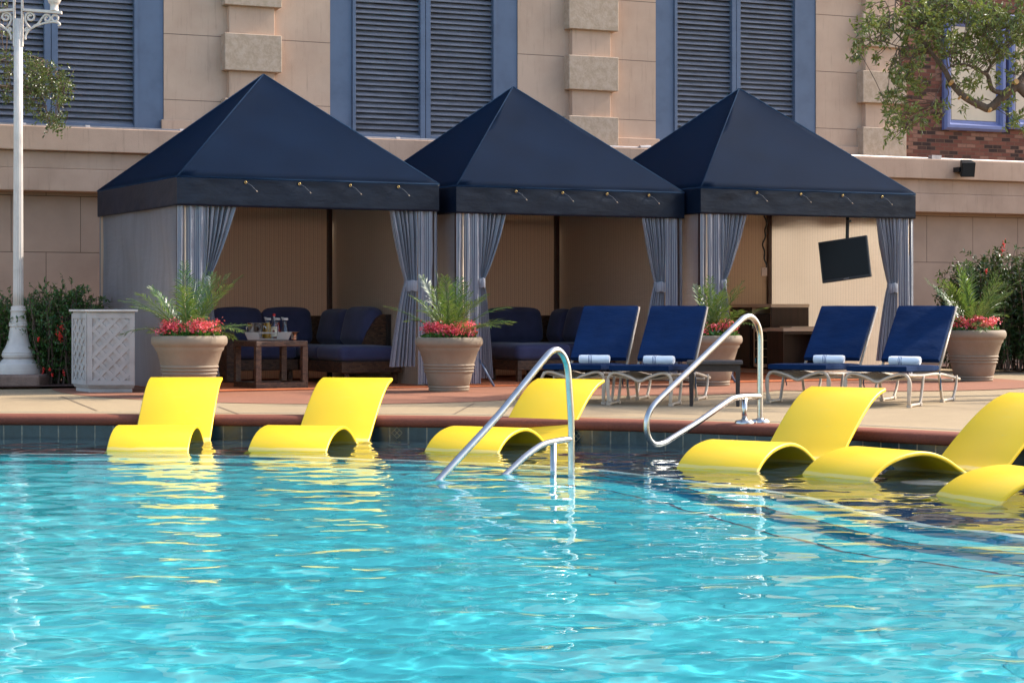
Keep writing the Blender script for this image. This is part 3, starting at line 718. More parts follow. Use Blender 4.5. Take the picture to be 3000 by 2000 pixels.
    band(.329,.040,.035,.055,1.13,1.24).build('tieback', M_strcur, cl, smooth=True)
    g, uv = curtain(W-.60, W-.225, W-.375, W-.245, W-.56, W-.26, zt, 1.20, .24, .035, 6, seed+2.1); cr = MB().sheet(g, uv).build('curtain', M_strcur, c, smooth=True)
    band(W-.311,.074,.035,.060,1.09,1.21).build('tieback', M_strcur, cr, smooth=True)
    # little front stay foot
    MB().tube([(.30,.04,.32),(.36,-.02,.17),(.42,-.10,.012)], .014, 8).build('foot_stay', M_bluepaint, c, smooth=True)
    return c
CAB = [((-3.553,21.30,0), R(27.3), 3.05, 2.30, 3.62), ((-.6225,22.635,0), R(27.7), 3.02, 2.28, 3.62), ((2.247,23.80,0), R(26.9), 3.16, 2.33, 3.735)]
labs = ['navy pyramid roofed cabana on the left, furthest from the television, with a wicker table inside',
        'navy pyramid roofed cabana standing in the middle, between the two others',
        'navy pyramid roofed cabana on the right with a television and dark cabinet inside']
for i, (loc, rz, W_, ev, pk) in enumerate(CAB): make_cabana('cabana', loc, rz, W_, ev, pk, labs[i], seed=i*1.7)
def cw(i, x, y, z=0):
    loc, rz = CAB[i][0], CAB[i][1]; return Vector(loc)+Vector((x*math.cos(rz)-y*math.sin(rz), x*math.sin(rz)+y*math.cos(rz), z))
# orange mats under each cabana
for i, (loc, rz, W_, ev, pk) in enumerate(CAB):
    mb = MB(); mb.box(.05, W_-.1, -.12 if i == 0 else -.10, W_-.1, .010, .022)
    o = mb.build('floor_mat', M_rug, loc=loc); o.rotation_euler = (0,0,rz)
    tag(o, ['orange floor mat under the sofa and wicker table of the left cabana','orange floor mat under the sofa of the middle cabana','orange floor mat under the dark cabinet of the right cabana'][i], 'mat', 'orange mats inside the cabanas')
# ================================================================== YELLOW IN-POOL LOUNGERS
def yellow_profile():
    k = [(-.10,-.20),(-.055,-.10),(0,0),(.11,.085),(.25,.14),(.42,.165),(.56,.155),(.70,.11),(.82,.045),(.93,-.01),(1.04,-.03),(1.15,-.015),(1.25,.045),(1.38,.155),(1.55,.29),(1.71,.395),(1.84,.455),(1.96,.485)]
    return [Vector((0, s_, z)) for s_, z in k]
def make_yellow():
    r = empty('pool_lounger', (0,0,0), 0)
    path = smoothpath(yellow_profile(), 5); T = .029; Wd = .618
    mb = MB(); top = []; bot = []
    for i, p in enumerate(path):
        t = path[min(i+1,len(path)-1)]-path[max(i-1,0)]; n = Vector((0,-t.z,t.y)).normalized(); top.append(p); bot.append(p-n*T)
    rr = .009; rows = []
    for i in range(len(path)):
        a, b = top[i], bot[i]; d = (b-a).normalized()
        sec = [(rr,0),(rr*.3,rr*.3),(0,rr),(0,T-rr),(rr*.3,T-rr*.3),(rr,T),(Wd-rr,T),(Wd-rr*.3,T-rr*.3),(Wd,T-rr),(Wd,rr),(Wd-rr*.3,rr*.3),(Wd-rr,0),(rr,0)]
        rows.append([Vector((x, a.y+d.y*z, a.z+d.z*z)) for x, z in sec])
    mb.sheet(rows); m_ = len(rows[0])-1
    mb.add(rows[0][:m_], [tuple(range(m_))]); mb.add(rows[-1][:m_], [tuple(range(m_))[::-1]])
    mb.build('body', M_yellow, r, smooth=True, weld=True, auto=50)
    return r
YL = [(-3.064,15.127,-.7,'leftmost yellow pool lounger, in the shallow water below the white trash bin and first planter'),
      (-1.999,15.137,11.3,'yellow pool lounger in front of the sofa in the left cabana, second from the left'),
      (-.661,15.075,26.4,'yellow pool lounger seen behind the steel handrail that stands in the water'),
      (1.109,13.531,35.7,'yellow pool lounger just right of the handrail on the deck'),
      (1.872,12.962,55.6,'yellow pool lounger whose backrest is cut by the right edge of the photo'),
      (2.426,11.50,69.5,'nearest yellow pool lounger at the right edge, only its curved foot in view')]
yl0 = make_yellow()
for i, (x, y, a, lab) in enumerate(YL):
    o = yl0 if i == 0 else copy_tree(yl0)
    o.location = (x, y, WATER); o.rotation_euler = (0, 0, -R(a)); tag(o, lab, 'pool lounger', 'yellow loungers along the pool edge')
# ================================================================== STEEL HANDRAILS
def rail(name, B, phi, zb, pts, low, postpx, label, deck):
    r = empty(name, (B[0], B[1], zb), 0, label, 'handrail', 'steel handrails of the pool steps'); R_ = .023; c_, s_ = math.cos(phi), math.sin(phi)
    def on(px, py):
        k = (px-1500)/F; t = (B[0]-k*B[1])/(c_-k*s_); D = B[1]-t*s_; return Vector((-t*c_, -t*s_, CH-(py-YH)/F*D-zb))
    path = [on(*p) for p in pts]; path[0].x = path[1].x; path[0].y = path[1].y
    if not deck: path[0].z = -.35
    else: path[0].z = 0
    MB().tube(smoothpath(path, 6), R_, 14).build('rail_loop', M_steel, r, smooth=True)
    if low: MB().tube(smoothpath([on(*p) for p in low], 6), R_*.9, 14).build('lower_rail', M_steel, r, smooth=True)
    q = on(*postpx); MB().tube([(q.x,q.y,0 if deck else -.35),(q.x,q.y,q.z)], R_*.92, 14).build('post', M_steel, r, smooth=True)
    if deck:
        for v in (path[0], q): MB().lathe([(.026,.034),(.030,.028),(.064,.024),(.074,.012),(.074,0)], 28, (v.x,v.y,0)).build('flange', M_steel, r, smooth=True, auto=40)
    return r
g2 = ground(2227, 1240)
rail('handrail', (g2.x, g2.y), R(44), .008, [(2227,1240),(2227,1180),(2227,1051),(2226.5,985),(2221,956),(2211,937),(2198,927),(2182,930),(2158,950),(2043,1061),(1957,1144),(1917,1184),(1899,1215),(1894,1250),(1900,1282),(1918,1301),(1945,1297),(1972,1281),(2043,1237),(2129,1177),(2153,1165),(2187,1161),(2227,1161)], None, (2181,1163), 'steel handrail bolted to the deck edge by two round flanges, reaching over the water', True)
Dw = 13.36
rail('handrail', ((1675-1500)/F*Dw, Dw), R(41), WATER, [(1675,1400),(1674,1300),(1673,1230),(1667,1131),(1663,1080),(1655,1051),(1644,1033),(1630,1025),(1614,1031),(1594,1052),(1527,1134),(1464,1211),(1380,1303),(1294,1396),(1240,1458)], [(1674,1286),(1650,1288),(1627,1292),(1600,1298),(1578,1308),(1538,1337),(1500,1372),(1450,1418)], (1621,1296), 'steel handrail standing in the water before the third yellow lounger', False)
# ================================================================== BLUE DECK CHAISES
def make_chaise():
    r = empty('deck_chaise'); Wd = .586; zs = .30; sp = 1.12
    rt = .0145
    # seat cushion with slight rise over the knee, backrest cushion
    mb = MB()
    def cushion(path, th, x0, x1, name, par, seed):
        mb = MB(); rows = []; n = 14
        pth = resample(smoothpath(path, 6), 26)
        for i, p in enumerate(pth):
            t = pth[min(i+1,len(pth)-1)]-pth[max(i-1,0)]; nn = Vector((0,-t.z,t.y)).normalized()
            e = min(1, min(i, len(pth)-1-i)/1.5); row = []
            for k in range(4*n):
                q = k % n; side = k//n; u = q/n
                if side == 0: x, h = x0+(x1-x0)*u, 1
                elif side == 1: x, h = x1, 1-2*u
                elif side == 2: x, h = x1-(x1-x0)*u, -1
                else: x, h = x0, -1+2*u
                c = 1-abs(2*(x-x0)/(x1-x0)-1)**6; cc = .78+.22*c*e
                xx = x; 
                if abs(h) > .8: xx += (.008 if x < (x0+x1)/2 else -.008)*max(0, (abs((x-(x0+x1)/2))/((x1-x0)/2))-.93)*10
                off = h*th/2*cc*(.90+.10*e)+.003*noise.noise(Vector((x*7,i*.5,seed)))
                row.append(Vector((xx, p.y, p.z))+nn*off)
            rows.append(row)
        rows = [q+[q[0]] for q in rows]
        mb.sheet(rows, flip=True); m_ = 4*n
        mb.add(rows[0][:m_], [tuple(range(m_))]); mb.add(rows[-1][:m_], [tuple(range(m_))[::-1]])
        return mb.build(name, M_blue, par, smooth=True, weld=True, auto=45)
    cushion([(0,.0,zs+.048),(0,.35,zs+.040),(0,.8,zs+.030),(0,1.13,zs+.030)], .062, .012, Wd-.012, 'seat_cushion', r, 1)
    bt = Vector((0,1.73,.905)); bb = Vector((0,1.13,.385))
    bk = cushion([bb+Vector((0,.0,.01)), bb.lerp(bt,.5)+Vector((0,-.005,.0)), bt], .062, .012, Wd-.012, 'back_cushion', r, 2)
    # pocket hanging over the frame top + ties
    mb = MB(); mb.box(.02,Wd-.02,0,.006,-.22,0, Matrix.Translation(bt+Vector((0,.058,-.01))) @ Matrix.Rotation(R(-49)+R(0), 4, 'X')); mb.build('cushion_hood', M_blue, bk, bevel=.002)
    mb = MB(); mb.tube([(Wd,1.10,.30),(Wd+.015,1.09,.20),(Wd+.01,1.10,.12)], .006, 5); mb.build('tie_strap', M_navy, r)
    mb = MB(); mb.tube([(0,.62,.27),(-.015,.62,.20),(-.005,.62,.15)], .006, 5); mb.build('tie_strap', M_navy, r)
    # frame rails
    seatr = []
    for x in (.012, Wd-.012):
        MB().tube(smoothpath([(x,.05,zs-.01),(x,.5,zs-.025),(x,1.15,zs-.03),(x,1.9,zs-.10)], 6), rt, 10).build('side_rail', M_beige, r, smooth=True)
        MB().tube([(x,1.12,zs),(x,1.40,.555),(x,1.775,.905)], rt*.9, 10).build('back_rail', M_beige, r, smooth=True)
    # bowed end frame: foot end and back end, one bent tube each
    def endframe(y, name, drop):
        pts = [(.075,y-.0,.014),(.02,y,.03),(-.005,y,.12),(-.01,y,.22),(.02,y,.285),(.08,y,.30),(.2,y,zs-.045+.01),(Wd*.5,y,zs-.075),(Wd-.2,y,zs-.035),(Wd-.08,y,.30),(Wd-.02,y,.285),(Wd+.012,y,.22),(Wd+.008,y,.12),(Wd+.0,y,.03)]
        MB().tube(smoothpath(pts[1:], 5), rt, 10).build(name, M_beige, r, smooth=True)
    endframe(.03, 'end_frame', 0)
    # sled legs on each side: front pair and rear pair
    for (xa) in (.0, Wd):
        for (ya, yb, tp) in ((.03,.42,'leg'),(1.18,1.62,'leg')):
            z0 = .018
            p = [(xa,yb+.10,zs-.03),(xa,yb+.06,.16),(xa,yb,z0+.02),(xa,yb-.05,z0),(xa,(ya+yb)/2,z0),(xa,ya+.05,z0),(xa,ya,z0+.02),(xa,ya-.005,.14),(xa,ya,.24)] if ya < 1 else [(xa,yb+.12,zs-.06),(xa,yb+.10,.14),(xa,yb,z0+.02),(xa,yb-.06,z0),(xa,ya+.06,z0),(xa,ya+.01,z0+.02),(xa,ya-.04,.14),(xa,ya-.10,zs-.03)]
            lg = MB().tube(smoothpath(p, 5), rt*.95, 10).build('leg', M_beige, r, smooth=True)
            for yy in (ya+.02, yb-.02): MB().box(xa-.02,xa+.02,yy-.025,yy+.025,0,.03).build('glide', M_beige, lg, bevel=.004)
    # sling webbing below the cushion
    for k in range(9):
        y = .12+k*.115; MB().tube(smoothpath([(.02,y,zs-.02),(Wd*.3,y,zs-.055),(Wd*.7,y,zs-.055),(Wd-.02,y,zs-.02)], 4), .007, 6).build('cross_cord', M_beige, r)
    MB().tube([(0,1.60,.20),(Wd,1.60,.20)], rt*.8, 8).build('stretcher', M_beige, r, smooth=True)
    return r
BC = [(.277,18.787,15,'blue cushioned deck chaise on the far left of the four, before the middle cabana'),
      (.882,18.481,17,'blue cushioned deck chaise beside the small dark side table'),
      (2.399,18.864,25.6,'blue cushioned deck chaise in front of the television and dark cabinet'),
      (3.043,18.31,26.7,'blue cushioned deck chaise on the far right, next to the rightmost planter')]
bc0 = make_chaise()
towlab = ['rolled white striped towel on the leftmost blue chaise','rolled white striped towel on the blue chaise beside the side table','rolled white striped towel on the blue chaise below the television','rolled white striped towel on the rightmost blue chaise']
def make_towel(name='rolled_towel'):
    mb = MB(); rows = []
    for i in range(41):
        x = -.148+.296*i/40; row = []
        for k in range(36):
            a = 2*math.pi*k/36; rr = (.043+.004*noise.noise(Vector((x*9,math.cos(a),math.sin(a)))))*(1 if 1 < i < 39 else .93)
            st = .006 if -0.4 < a-4.3 < .25 else 0
            row.append(Vector((x+.005*noise.noise(Vector((a*2,i//39,2))), rr*1.12*math.cos(a), .042+(rr+st)*.94*math.sin(a))))
        row.append(row[0]); rows.append(row)
    mb.sheet(rows); mb.add(rows[0][:36], [tuple(range(36))[::-1]]); mb.add(rows[-1][:36], [tuple(range(36))])
    o = mb.build(name, M_towel, smooth=True, weld=True, auto=60)
    # spiral fold seen at both ends
    for sx in (-1, 1):
        pts = [(sx*.1485, .036*(1-t)*math.cos(t*14), .042+.034*(1-t)*math.sin(t*14)) for t in [i/60*.9 for i in range(61)]]
        MB().tube(pts, .0035, 5).build('fold', M_towel, o, smooth=True)
    return o
tw0 = make_towel()
tpos = [(.30,.99),(.27,1.01),(.33,.98),(.29,1.02)]
for i, (x, y, a, lab) in enumerate(BC):
    o = bc0 if i == 0 else copy_tree(bc0)
    o.location = (x, y, .001); o.rotation_euler = (0, 0, -R(a)); tag(o, lab, 'chaise', 'blue deck chaises')
    t = tw0 if i == 0 else copy_tree(tw0)
    M_ = Matrix.Translation((x,y,0)) @ Matrix.Rotation(-R(a), 4, 'Z'); p = M_ @ Vector((tpos[i][0], tpos[i][1]-.06, .359))
    t.location = p; t.rotation_euler = (0, 0, -R(a)+R((4,-5,5,-1)[i])); tag(t, towlab[i], 'towel', 'rolled towels on the blue chaises')
# ================================================================== DARK SIDE TABLE
st = empty('side_table', ground(2018,1190), -R(6), 'low dark woven side table standing between the two pairs of blue chaises', 'side table')
mb = MB(); mb.box(-.02,.49,-.03,.41,.385,.415); mb.build('tabletop', mat('side_table_top', (.055,.045,.042), .5, .2, 8, 90, .001), st, bevel=.006)
mb = MB(); mb.box(.0,.47,.0,.015,.32,.384); mb.box(.0,.47,.365,.38,.32,.384); mb.box(.0,.015,.016,.364,.32,.384); mb.box(.455,.47,.016,.364,.32,.384); mb.build('apron', M_wickerdark, st)
for x, y in ((0,0),(.425,0),(0,.335),(.425,.335)):
    mb = MB(); q = .045; mb.add([(x+.006,y+.006,0),(x+q-.008,y+.006,0),(x+q-.008,y+q-.008,0),(x+.006,y+q-.008,0),(x,y,.385),(x+q,y,.385),(x+q,y+q,.385),(x,y+q,.385)], [(0,3,2,1),(4,5,6,7),(0,1,5,4),(1,2,6,5),(2,3,7,6),(3,0,4,7)],
        [[(0,0)]*4,[(0,0)]*4]+[[(0,0),(q,0),(q,.38),(0,.38)]]*4); mb.build('leg', M_wickerdark, st, bevel=.004)
# ================================================================== PLANTED POTS
def leafquad(mb, p, d, n, L_, W_, bend=.15):
    s_ = d.cross(n).normalized(); mid = p+d*L_*.5+n*L_*bend*.4; tip = p+d*L_-n*L_*bend*.3
    mb.add([p, mid+s_*W_*.5, tip, mid-s_*W_*.5], [(0,1,2,3)])
def rvec(r): 
    while True:
        v = Vector((r.uniform(-1,1), r.uniform(-1,1), r.uniform(-1,1)))
        if .05 < v.length < 1: return v.normalized()
def make_pot(seed, scale, nf, spread, height, squash=1.0):
    r = empty('potted_palm'); rn = random.Random(seed)
    prof = [(.0,0),(.212,0),(.222,.012),(.224,.026),(.214,.034),(.216,.038),(.228,.046),(.228,.056),(.218,.064),(.230,.075),(.258,.200),(.259,.205),(.272,.212),(.274,.222),(.264,.232),(.264,.238),(.278,.245),(.280,.256),(.270,.266),(.270,.272),(.284,.279),(.286,.290),(.277,.300),(.318,.435),(.335,.452),(.338,.475),(.345,.487),(.362,.50),(.372,.525),(.372,.555),(.362,.583),(.345,.592),(.325,.588),(.312,.57),(.30,.53),(.0,.53)]
    MB().lathe([(a*scale,b*scale) for a, b in prof], 48).build('pot', M_pot, r, smooth=True, auto=55)
    zt = .535*scale
    MB().lathe([(.305*scale,zt-.004),(.305*scale,zt+.01),(0,zt+.02)], 24, cap=False).build('soil', M_soil, r)
    # palm fronds
    mb = MB()
    for k in range(nf):
        az = rn.uniform(0,6.283); el = rn.uniform(.50,1.25) if k > nf*.25 else rn.uniform(1.1,1.5); Lf = rn.uniform(.78,1.0)*height
        dh = Vector((math.cos(az),math.sin(az)*squash,0)); p = Vector((rn.uniform(-.05,.05),rn.uniform(-.05,.05),zt)); d = dh*math.cos(el)*spread+Vector((0,0,math.sin(el))); d.normalize()
        pts = [p.copy()]; n = 16; drop = rn.uniform(.045,.10)*(1.15-el*.5)*.8
        for i in range(n):
            p = p+d*(Lf/n); d = (d+Vector((0,0,-drop*(.4+i/n*1.3)))).normalized(); pts.append(p.copy())
        mb.tube(pts, [.006*(1-i/(n+1))+.0015 for i in range(n+1)], 4, cap=False)
        m_ = 22
        for i in range(m_):
            t = .22+.78*i/(m_-1); f = t*n; j = min(n-1, int(f)); q = pts[j].lerp(pts[j+1], f-j); dd = (pts[j+1]-pts[j]).normalized()
            up = Vector((0,0,1)); side = dd.cross(up)
            if side.length < .1: side = Vector((1,0,0))
            side.normalize(); nn = side.cross(dd).normalized(); ll = Lf*.27*math.sin(math.pi*(.12+.80*t))**.7*rn.uniform(.8,1.1)
            for sg in (-1,1):
                v = (dd*rn.uniform(.75,.95)+side*sg*rn.uniform(.55,.8)+nn*rn.uniform(-.05,.35)).normalized()
                b = q; w_ = .006; mid = q+v*ll*.5+Vector((0,0,-.004)); tip = q+v*ll+Vector((0,0,-ll*.22)); s_ = v.cross(nn).normalized()*w_
                mb.add([b, mid+s_, tip, mid-s_], [(0,1,2,3)])
    mb.build('palm_fronds', M_palm, r)
    # ring of flowering succulents
    ml = MB(); mf = MB(); zr = .575*scale
    for k in range(26):
        a = k/26*6.283+rn.uniform(-.1,.1); rr = rn.uniform(.17,.285)*scale; c = Vector((rr*math.cos(a), rr*math.sin(a), zr))
        for j in range(20):
            d = (Vector((math.cos(a),math.sin(a),0))*rn.uniform(-.3,.9)+rvec(rn)*.8+Vector((0,0,.5))).normalized(); n = rvec(rn)
            leafquad(ml, c+rvec(rn)*.03, d, n, rn.uniform(.045,.085), rn.uniform(.035,.055), .3)
        for j in range(rn.choice((0,1,2,3,4,4))):
            cc = c+Vector((rn.uniform(-.05,.05), rn.uniform(-.05,.05), rn.uniform(.055,.165)))+Vector((math.cos(a),math.sin(a),0))*rn.uniform(-.02,.05)
            ml.tube([c, cc], .003, 4, cap=False)
            for q in range(rn.randint(12,48)):
                p = cc+Vector((rn.gauss(0,.030), rn.gauss(0,.030), rn.gauss(0,.018))); n = (Vector((0,0,.6))+rvec(rn)+Vector((math.cos(a),math.sin(a),0))*.5).normalized(); t1 = n.orthogonal().normalized(); t2 = n.cross(t1); z_ = rn.uniform(.011,.016)
                mf.add([p+t1*z_, p+t2*z_*.35+t1*z_*.35, p+t2*z_, p+t2*z_*.35-t1*z_*.35, p-t1*z_, p-t2*z_*.35-t1*z_*.35, p-t2*z_, p-t2*z_*.35+t1*z_*.35], [(0,1,2,3,4,5,6,7)])
    ml.build('flower_leaves', M_kal, r); mf.build('blossoms', M_flower, r)
    return r
def set_pot(px, py, scale, seed, nf, spread, height, lab, sq=1.0):
    o = make_pot(seed, scale, nf, spread, height, sq); g = ground(px, py); g.y += .22*scale; g.x *= g.y/(g.y-.22*scale)
    o.location = (g.x, g.y, .003); o.rotation_euler = (0,0,seed*1.1); tag(o, lab, 'potted palm', 'stone planters with palms and coral flowers')
set_pot(555, 1163, 1.04, 1, 30, 1.35, .85, 'stone pot with the widest palm and coral flowers, nearest the white trash bin')
set_pot(1315, 1149, .985, 5, 26, 1.15, .80, 'stone pot with palm and coral flowers between the left and middle cabanas')
set_pot(2082, 1133, .985, 9, 22, .9, .75, 'stone pot with thin palm and coral flowers, half hidden behind a blue chaise')
set_pot(2852, 1119, 1.06, 12, 26, 1.2, .92, 'stone pot with palm and coral flowers at the far right before the dark shrub')
# ================================================================== SECTIONAL SOFAS
def sofa(i, name, lab, back_x0, arm, right_y0, otto):
    loc, rz = CAB[i][0], CAB[i][1]; W = CAB[i][2]; base = cw(i, W-.5, W-.5, .023)
    r = empty(name, base, rz, lab, 'sofa', 'navy cushioned wicker sofas')
    ox, oy = W-.5, W-.5
    def bx(mb, x0,x1,y0,y1,z0,z1): return mb.box(x0-ox,x1-ox,y0-oy,y1-oy,z0,z1)
    def pf(x0,x1,y0,y1,z0,z1,rad,bul,nm,seed,M=None): 
        return MB().puff(x0-ox,x1-ox,y0-oy,y1-oy,z0,z1,rad,bul,10,M,seed).build(nm, M_cush, r, smooth=True, weld=True)
    yb = W-.14; sf = yb-.86; sx = W-.88; 
    # wicker bases
    bx(MB(), back_x0, sx-.01, sf, yb, .13, .26).build('base', M_wicker, r, bevel=.008)
    bx(MB(), sx, W-.14, right_y0, yb, .13, .26).build('base', M_wicker, r, bevel=.008)
    for (x, y) in ((back_x0+.3,sf+.04),(sx-.12,sf+.04),(sx+.05,right_y0+.04),(W-.22,right_y0+.04),(back_x0+.05,yb-.06),(sx+.05,sf-.05)):
        bx(MB(), x, x+.055, y, y+.055, 0, .129).build('foot', M_wicker, r)
    # wicker back frames
    bx(MB(), back_x0, W-.14, yb-.0, yb+.05, .13, .78).build('back_frame', M_wicker, r, bevel=.01)
    # seat cushions
    n = max(1, round((sx-back_x0)/.78)); w_ = (sx-back_x0-.02)/n
    for k in range(n): pf(back_x0+k*w_+.01, back_x0+(k+1)*w_, sf-.015, yb-.12, .262, .43, .06, .012, 'seat_cushion', k)
    L_ = (yb-right_y0); ys = [right_y0, right_y0+L_*.36, right_y0+L_*.68, yb]
    for k in range(3): pf(sx+(0 if k == 0 else .03)-.01, W-.16, ys[k]+.005-(0.02 if k == 0 else 0), ys[k+1]-.005, .262, .435-.008*k, .06, .014, 'seat_cushion', 5+k)
    # back pillows along the back wall
    x = back_x0+.02; n = max(1, round((W-.42-x)/.70)); w_ = (W-.42-x)/n
    for k in range(n):
        M = Matrix.Translation((x+w_*(k+.5)-ox, yb-.13-oy, .43)) @ Matrix.Rotation(R(-12), 4, 'X')
        MB().puff(-w_/2+.006, w_/2-.006, -.09, .09, .0, .44, .075, .03, 12, M, k+3).build('back_pillow', M_cush, r, smooth=True, weld=True)
    # pillows along the right wall
    y1 = yb-.10; y0 = right_y0+.55; n = 2; w_ = (y1-y0)/n
    for k in range(n):
        M = Matrix.Translation((W-.30-ox, y0+w_*(k+.5)-oy, .43)) @ Matrix.Rotation(R(14), 4, 'Y')
        MB().puff(-.10, .10, -w_/2+.006, w_/2-.006, .0, .46-.03*k, .08, .035, 12, M, k+8).build('back_pillow', M_cush, r, smooth=True, weld=True)
    # curved wicker end of the right back frame
    pr = [(-.30,.26),(-.27,.42),(-.19,.60),(-.08,.76),(-.02,.80),(.03,.80),(.03,.26)]
    mb = MB(); a = [Vector((W-.16+p-ox, right_y0+.46-oy, z)) for p, z in pr]; b = [v+Vector((0,.06,0)) for v in a]; m_ = len(a)
    mb.add(a+b, [tuple(range(m_)), tuple(range(m_, 2*m_))[::-1]]+[(k, k+m_, (k+1)%m_+m_, (k+1)%m_) for k in range(m_)], [[(v.x, v.z) for v in a], [(v.x, v.z) for v in a][::-1]]+[[(0,0),(.06,0),(.06,.1),(0,.1)]]*m_)
    mb.build('side_frame', M_wicker, r)
    bx(MB(), W-.13, W-.09, right_y0+.4, yb, .13, .80).build('back_frame', M_wickerdark, r)
    if arm:
        mb = MB(); bx(mb, back_x0-.10, back_x0-.0, sf-.10, yb, .0, .585).build('armrest', M_wicker, r, bevel=.01)
    if otto:
        x0, y0 = otto; q = empty('ottoman', cw(i, x0, y0, .023), rz, 'navy cushioned wicker ottoman in front of the sofa of the middle cabana', 'ottoman')
        MB().box(0,.72,0,.74,.13,.25).build('base', M_wicker, q, bevel=.008)
        for (x, y) in ((.0,.0),(.665,.0),(.0,.685),(.665,.685)): MB().box(x,x+.055,y,y+.055,0,.129).build('leg', M_wicker, q)
        MB().puff(-.012,.732,-.012,.752,.252,.44,.06,.015,12,None,3).build('cushion', M_cush, q, smooth=True, weld=True)
sofa(0, 'sectional_sofa', 'navy L-shaped wicker sofa behind the wicker table of the left cabana', 1.32, True, .70, None)
sofa(1, 'sectional_sofa', 'navy wicker sofa with dark pillows inside the middle cabana, behind the blue chaises', .95, False, 1.35, (1.20, .80))
# ================================================================== WICKER TABLE WITH TRAY
tbp = ground(750.5, 1137.6, .023); tb = empty('wicker_table', (tbp.x, tbp.y, .023), R(31), 'brown open cube wicker table in the left cabana carrying the drinks tray', 'table')
tw_, th_, b_ = .62, .515, .062
mb = MB(); mb.box(0,tw_,0,tw_,th_-b_,th_); mb.build('tabletop', M_wicker, tb, bevel=.008)
mb = MB(); mb.box(0,tw_,0,b_,0,b_); mb.box(0,tw_,tw_-b_,tw_,0,b_); mb.box(0,b_,b_+.001,tw_-b_-.001,0,b_); mb.box(tw_-b_,tw_,b_+.001,tw_-b_-.001,0,b_); mb.build('base_frame', M_wicker, tb)
for x, y in ((0,0),(tw_-b_,0),(0,tw_-b_),(tw_-b_,tw_-b_)): MB().box(x,x+b_,y,y+b_,b_+.0005,th_-b_-.0005).build('leg', M_wicker, tb)
TD = 22.85; TZ = .023+th_+.001
def tp(px, dy=0): D = TD+dy; return Vector(((px-1500)/F*D, D, TZ))
tray = empty('serving_tray', tp(786), R(6), 'white flared serving tray with a slot handle on the wicker table', 'tray')
mb = MB()
TW, TH, TDp = .225, .088, .15
def wallseg(x0, x1, z0, z1, y, fl, t=.007):      # front/back wall strip following the flare
    f0, f1 = 1+fl*z0/TH, 1+fl*z1/TH; k0, k1 = y*(1+.22*z0/TH), y*(1+.22*z1/TH); s_ = 1 if y > 0 else -1
    mb.add([(x0*f0,k0,z0),(x1*f0,k0,z0),(x1*f1,k1,z1),(x0*f1,k1,z1),(x0*f0,k0+t*s_,z0),(x1*f0,k0+t*s_,z0),(x1*f1,k1+t*s_,z1),(x0*f1,k1+t*s_,z1)], [(0,1,2,3),(7,6,5,4),(0,4,5,1),(1,5,6,2),(2,6,7,3),(3,7,4,0)])
for y in (-TDp, TDp):
    wallseg(-TW, -.095, .006, TH, y, .16); wallseg(.095, TW, .006, TH, y, .16); wallseg(-.095, .095, .006, .016, y, .0); wallseg(-.095, .095, .070, TH, y, .06)
for s_ in (-1, 1):
    mb.add([(s_*TW,-TDp,.006),(s_*TW,TDp,.006),(s_*TW*1.16,TDp*1.22,TH),(s_*TW*1.16,-TDp*1.22,TH),(s_*(TW+.007),-TDp,.006),(s_*(TW+.007),TDp,.006),(s_*(TW*1.16+.007),TDp*1.22,TH),(s_*(TW*1.16+.007),-TDp*1.22,TH)], [(0,1,2,3),(7,6,5,4),(0,4,5,1),(1,5,6,2),(2,6,7,3),(3,7,4,0)])
mb.box(-TW-.004, TW+.004, -TDp-.004, TDp+.004, 0, .006)
mb.build('tray_body', M_white, tray)
def glassmat(name, col, rough=.0, ior=1.45):
    m, nt, out = new_mat(name); b = N(nt, 'ShaderNodeBsdfPrincipled'); b.inputs['Base Color'].default_value = rgba(col); b.inputs['Transmission Weight'].default_value = 1; b.inputs['Roughness'].default_value = rough; b.inputs['IOR'].default_value = ior
    L(nt, b.outputs[0], out.inputs[0]); return m
M_glass = glassmat('clear_glass', (.95,.96,.95))
M_juice = mat('orange_juice', (.85,.42,.03), .3, .05); M_red = mat('red_juice', (.42,.02,.015), .25, .05)
bk = empty('ice_bucket', tp(751, .02)+Vector((0,0,.006)), 0, 'polished steel ice bucket at the left end of the white tray', 'bucket')
MB().lathe([(0,0),(.072,0),(.078,.01),(.098,.165),(.103,.178),(.108,.182),(.104,.186),(.098,.18),(.075,.02),(0,.015)], 32).build('bucket', M_chrome, bk, smooth=True, auto=50)
for s_ in (-1,1):
    MB().tube([Vector((s_*(.105+.006),.022*math.cos(t),.12+.028*math.sin(t))) for t in [6.283*k/16 for k in range(16)]], .0045, 6, closed=True).build('ring_handle', M_chrome, bk, smooth=True)
    MB().lathe([(0,-.008),(.01,-.006),(.012,0),(.01,.006),(0,.008)], 10, (s_*.104,0,.14)).build('knob', M_chrome, bk, smooth=True)
def carafe(px, dy, juice, lab, lvl=.165):
    c = empty('carafe', tp(px, dy)+Vector((0,0,.006)), 0, lab, 'carafe', 'lidded glass carafes on the tray')
    pr = [(0,0),(.040,0),(.046,.01),(.046,.06),(.042,.10),(.030,.145),(.026,.175),(.030,.205),(.034,.222)]
    MB().lathe([(a,b) for a, b in pr]+[(a-.002,b) for a, b in pr[::-1][:-1]]+[(0,.003)], 24, cap=False).build('glass', M_glass, c, smooth=True, auto=60)
    if juice: MB().lathe([(0,.006)]+[(a-.0015,max(b,.006)) for a, b in pr if 0 < b < lvl+.03]+[(.0245,lvl+.02),(0,lvl+.02)], 24).build('juice', juice, c, smooth=True, auto=60)
    MB().lathe([(0,.216),(.036,.216),(.037,.232),(.033,.240),(.015,.243),(0,.243)], 20).build('lid', M_white, c, smooth=True, auto=40)
    MB().tube([(-.02,0,.236),(-.045,0,.246)], [.012,.006], 8).build('lid_spout', M_white, c, smooth=True)
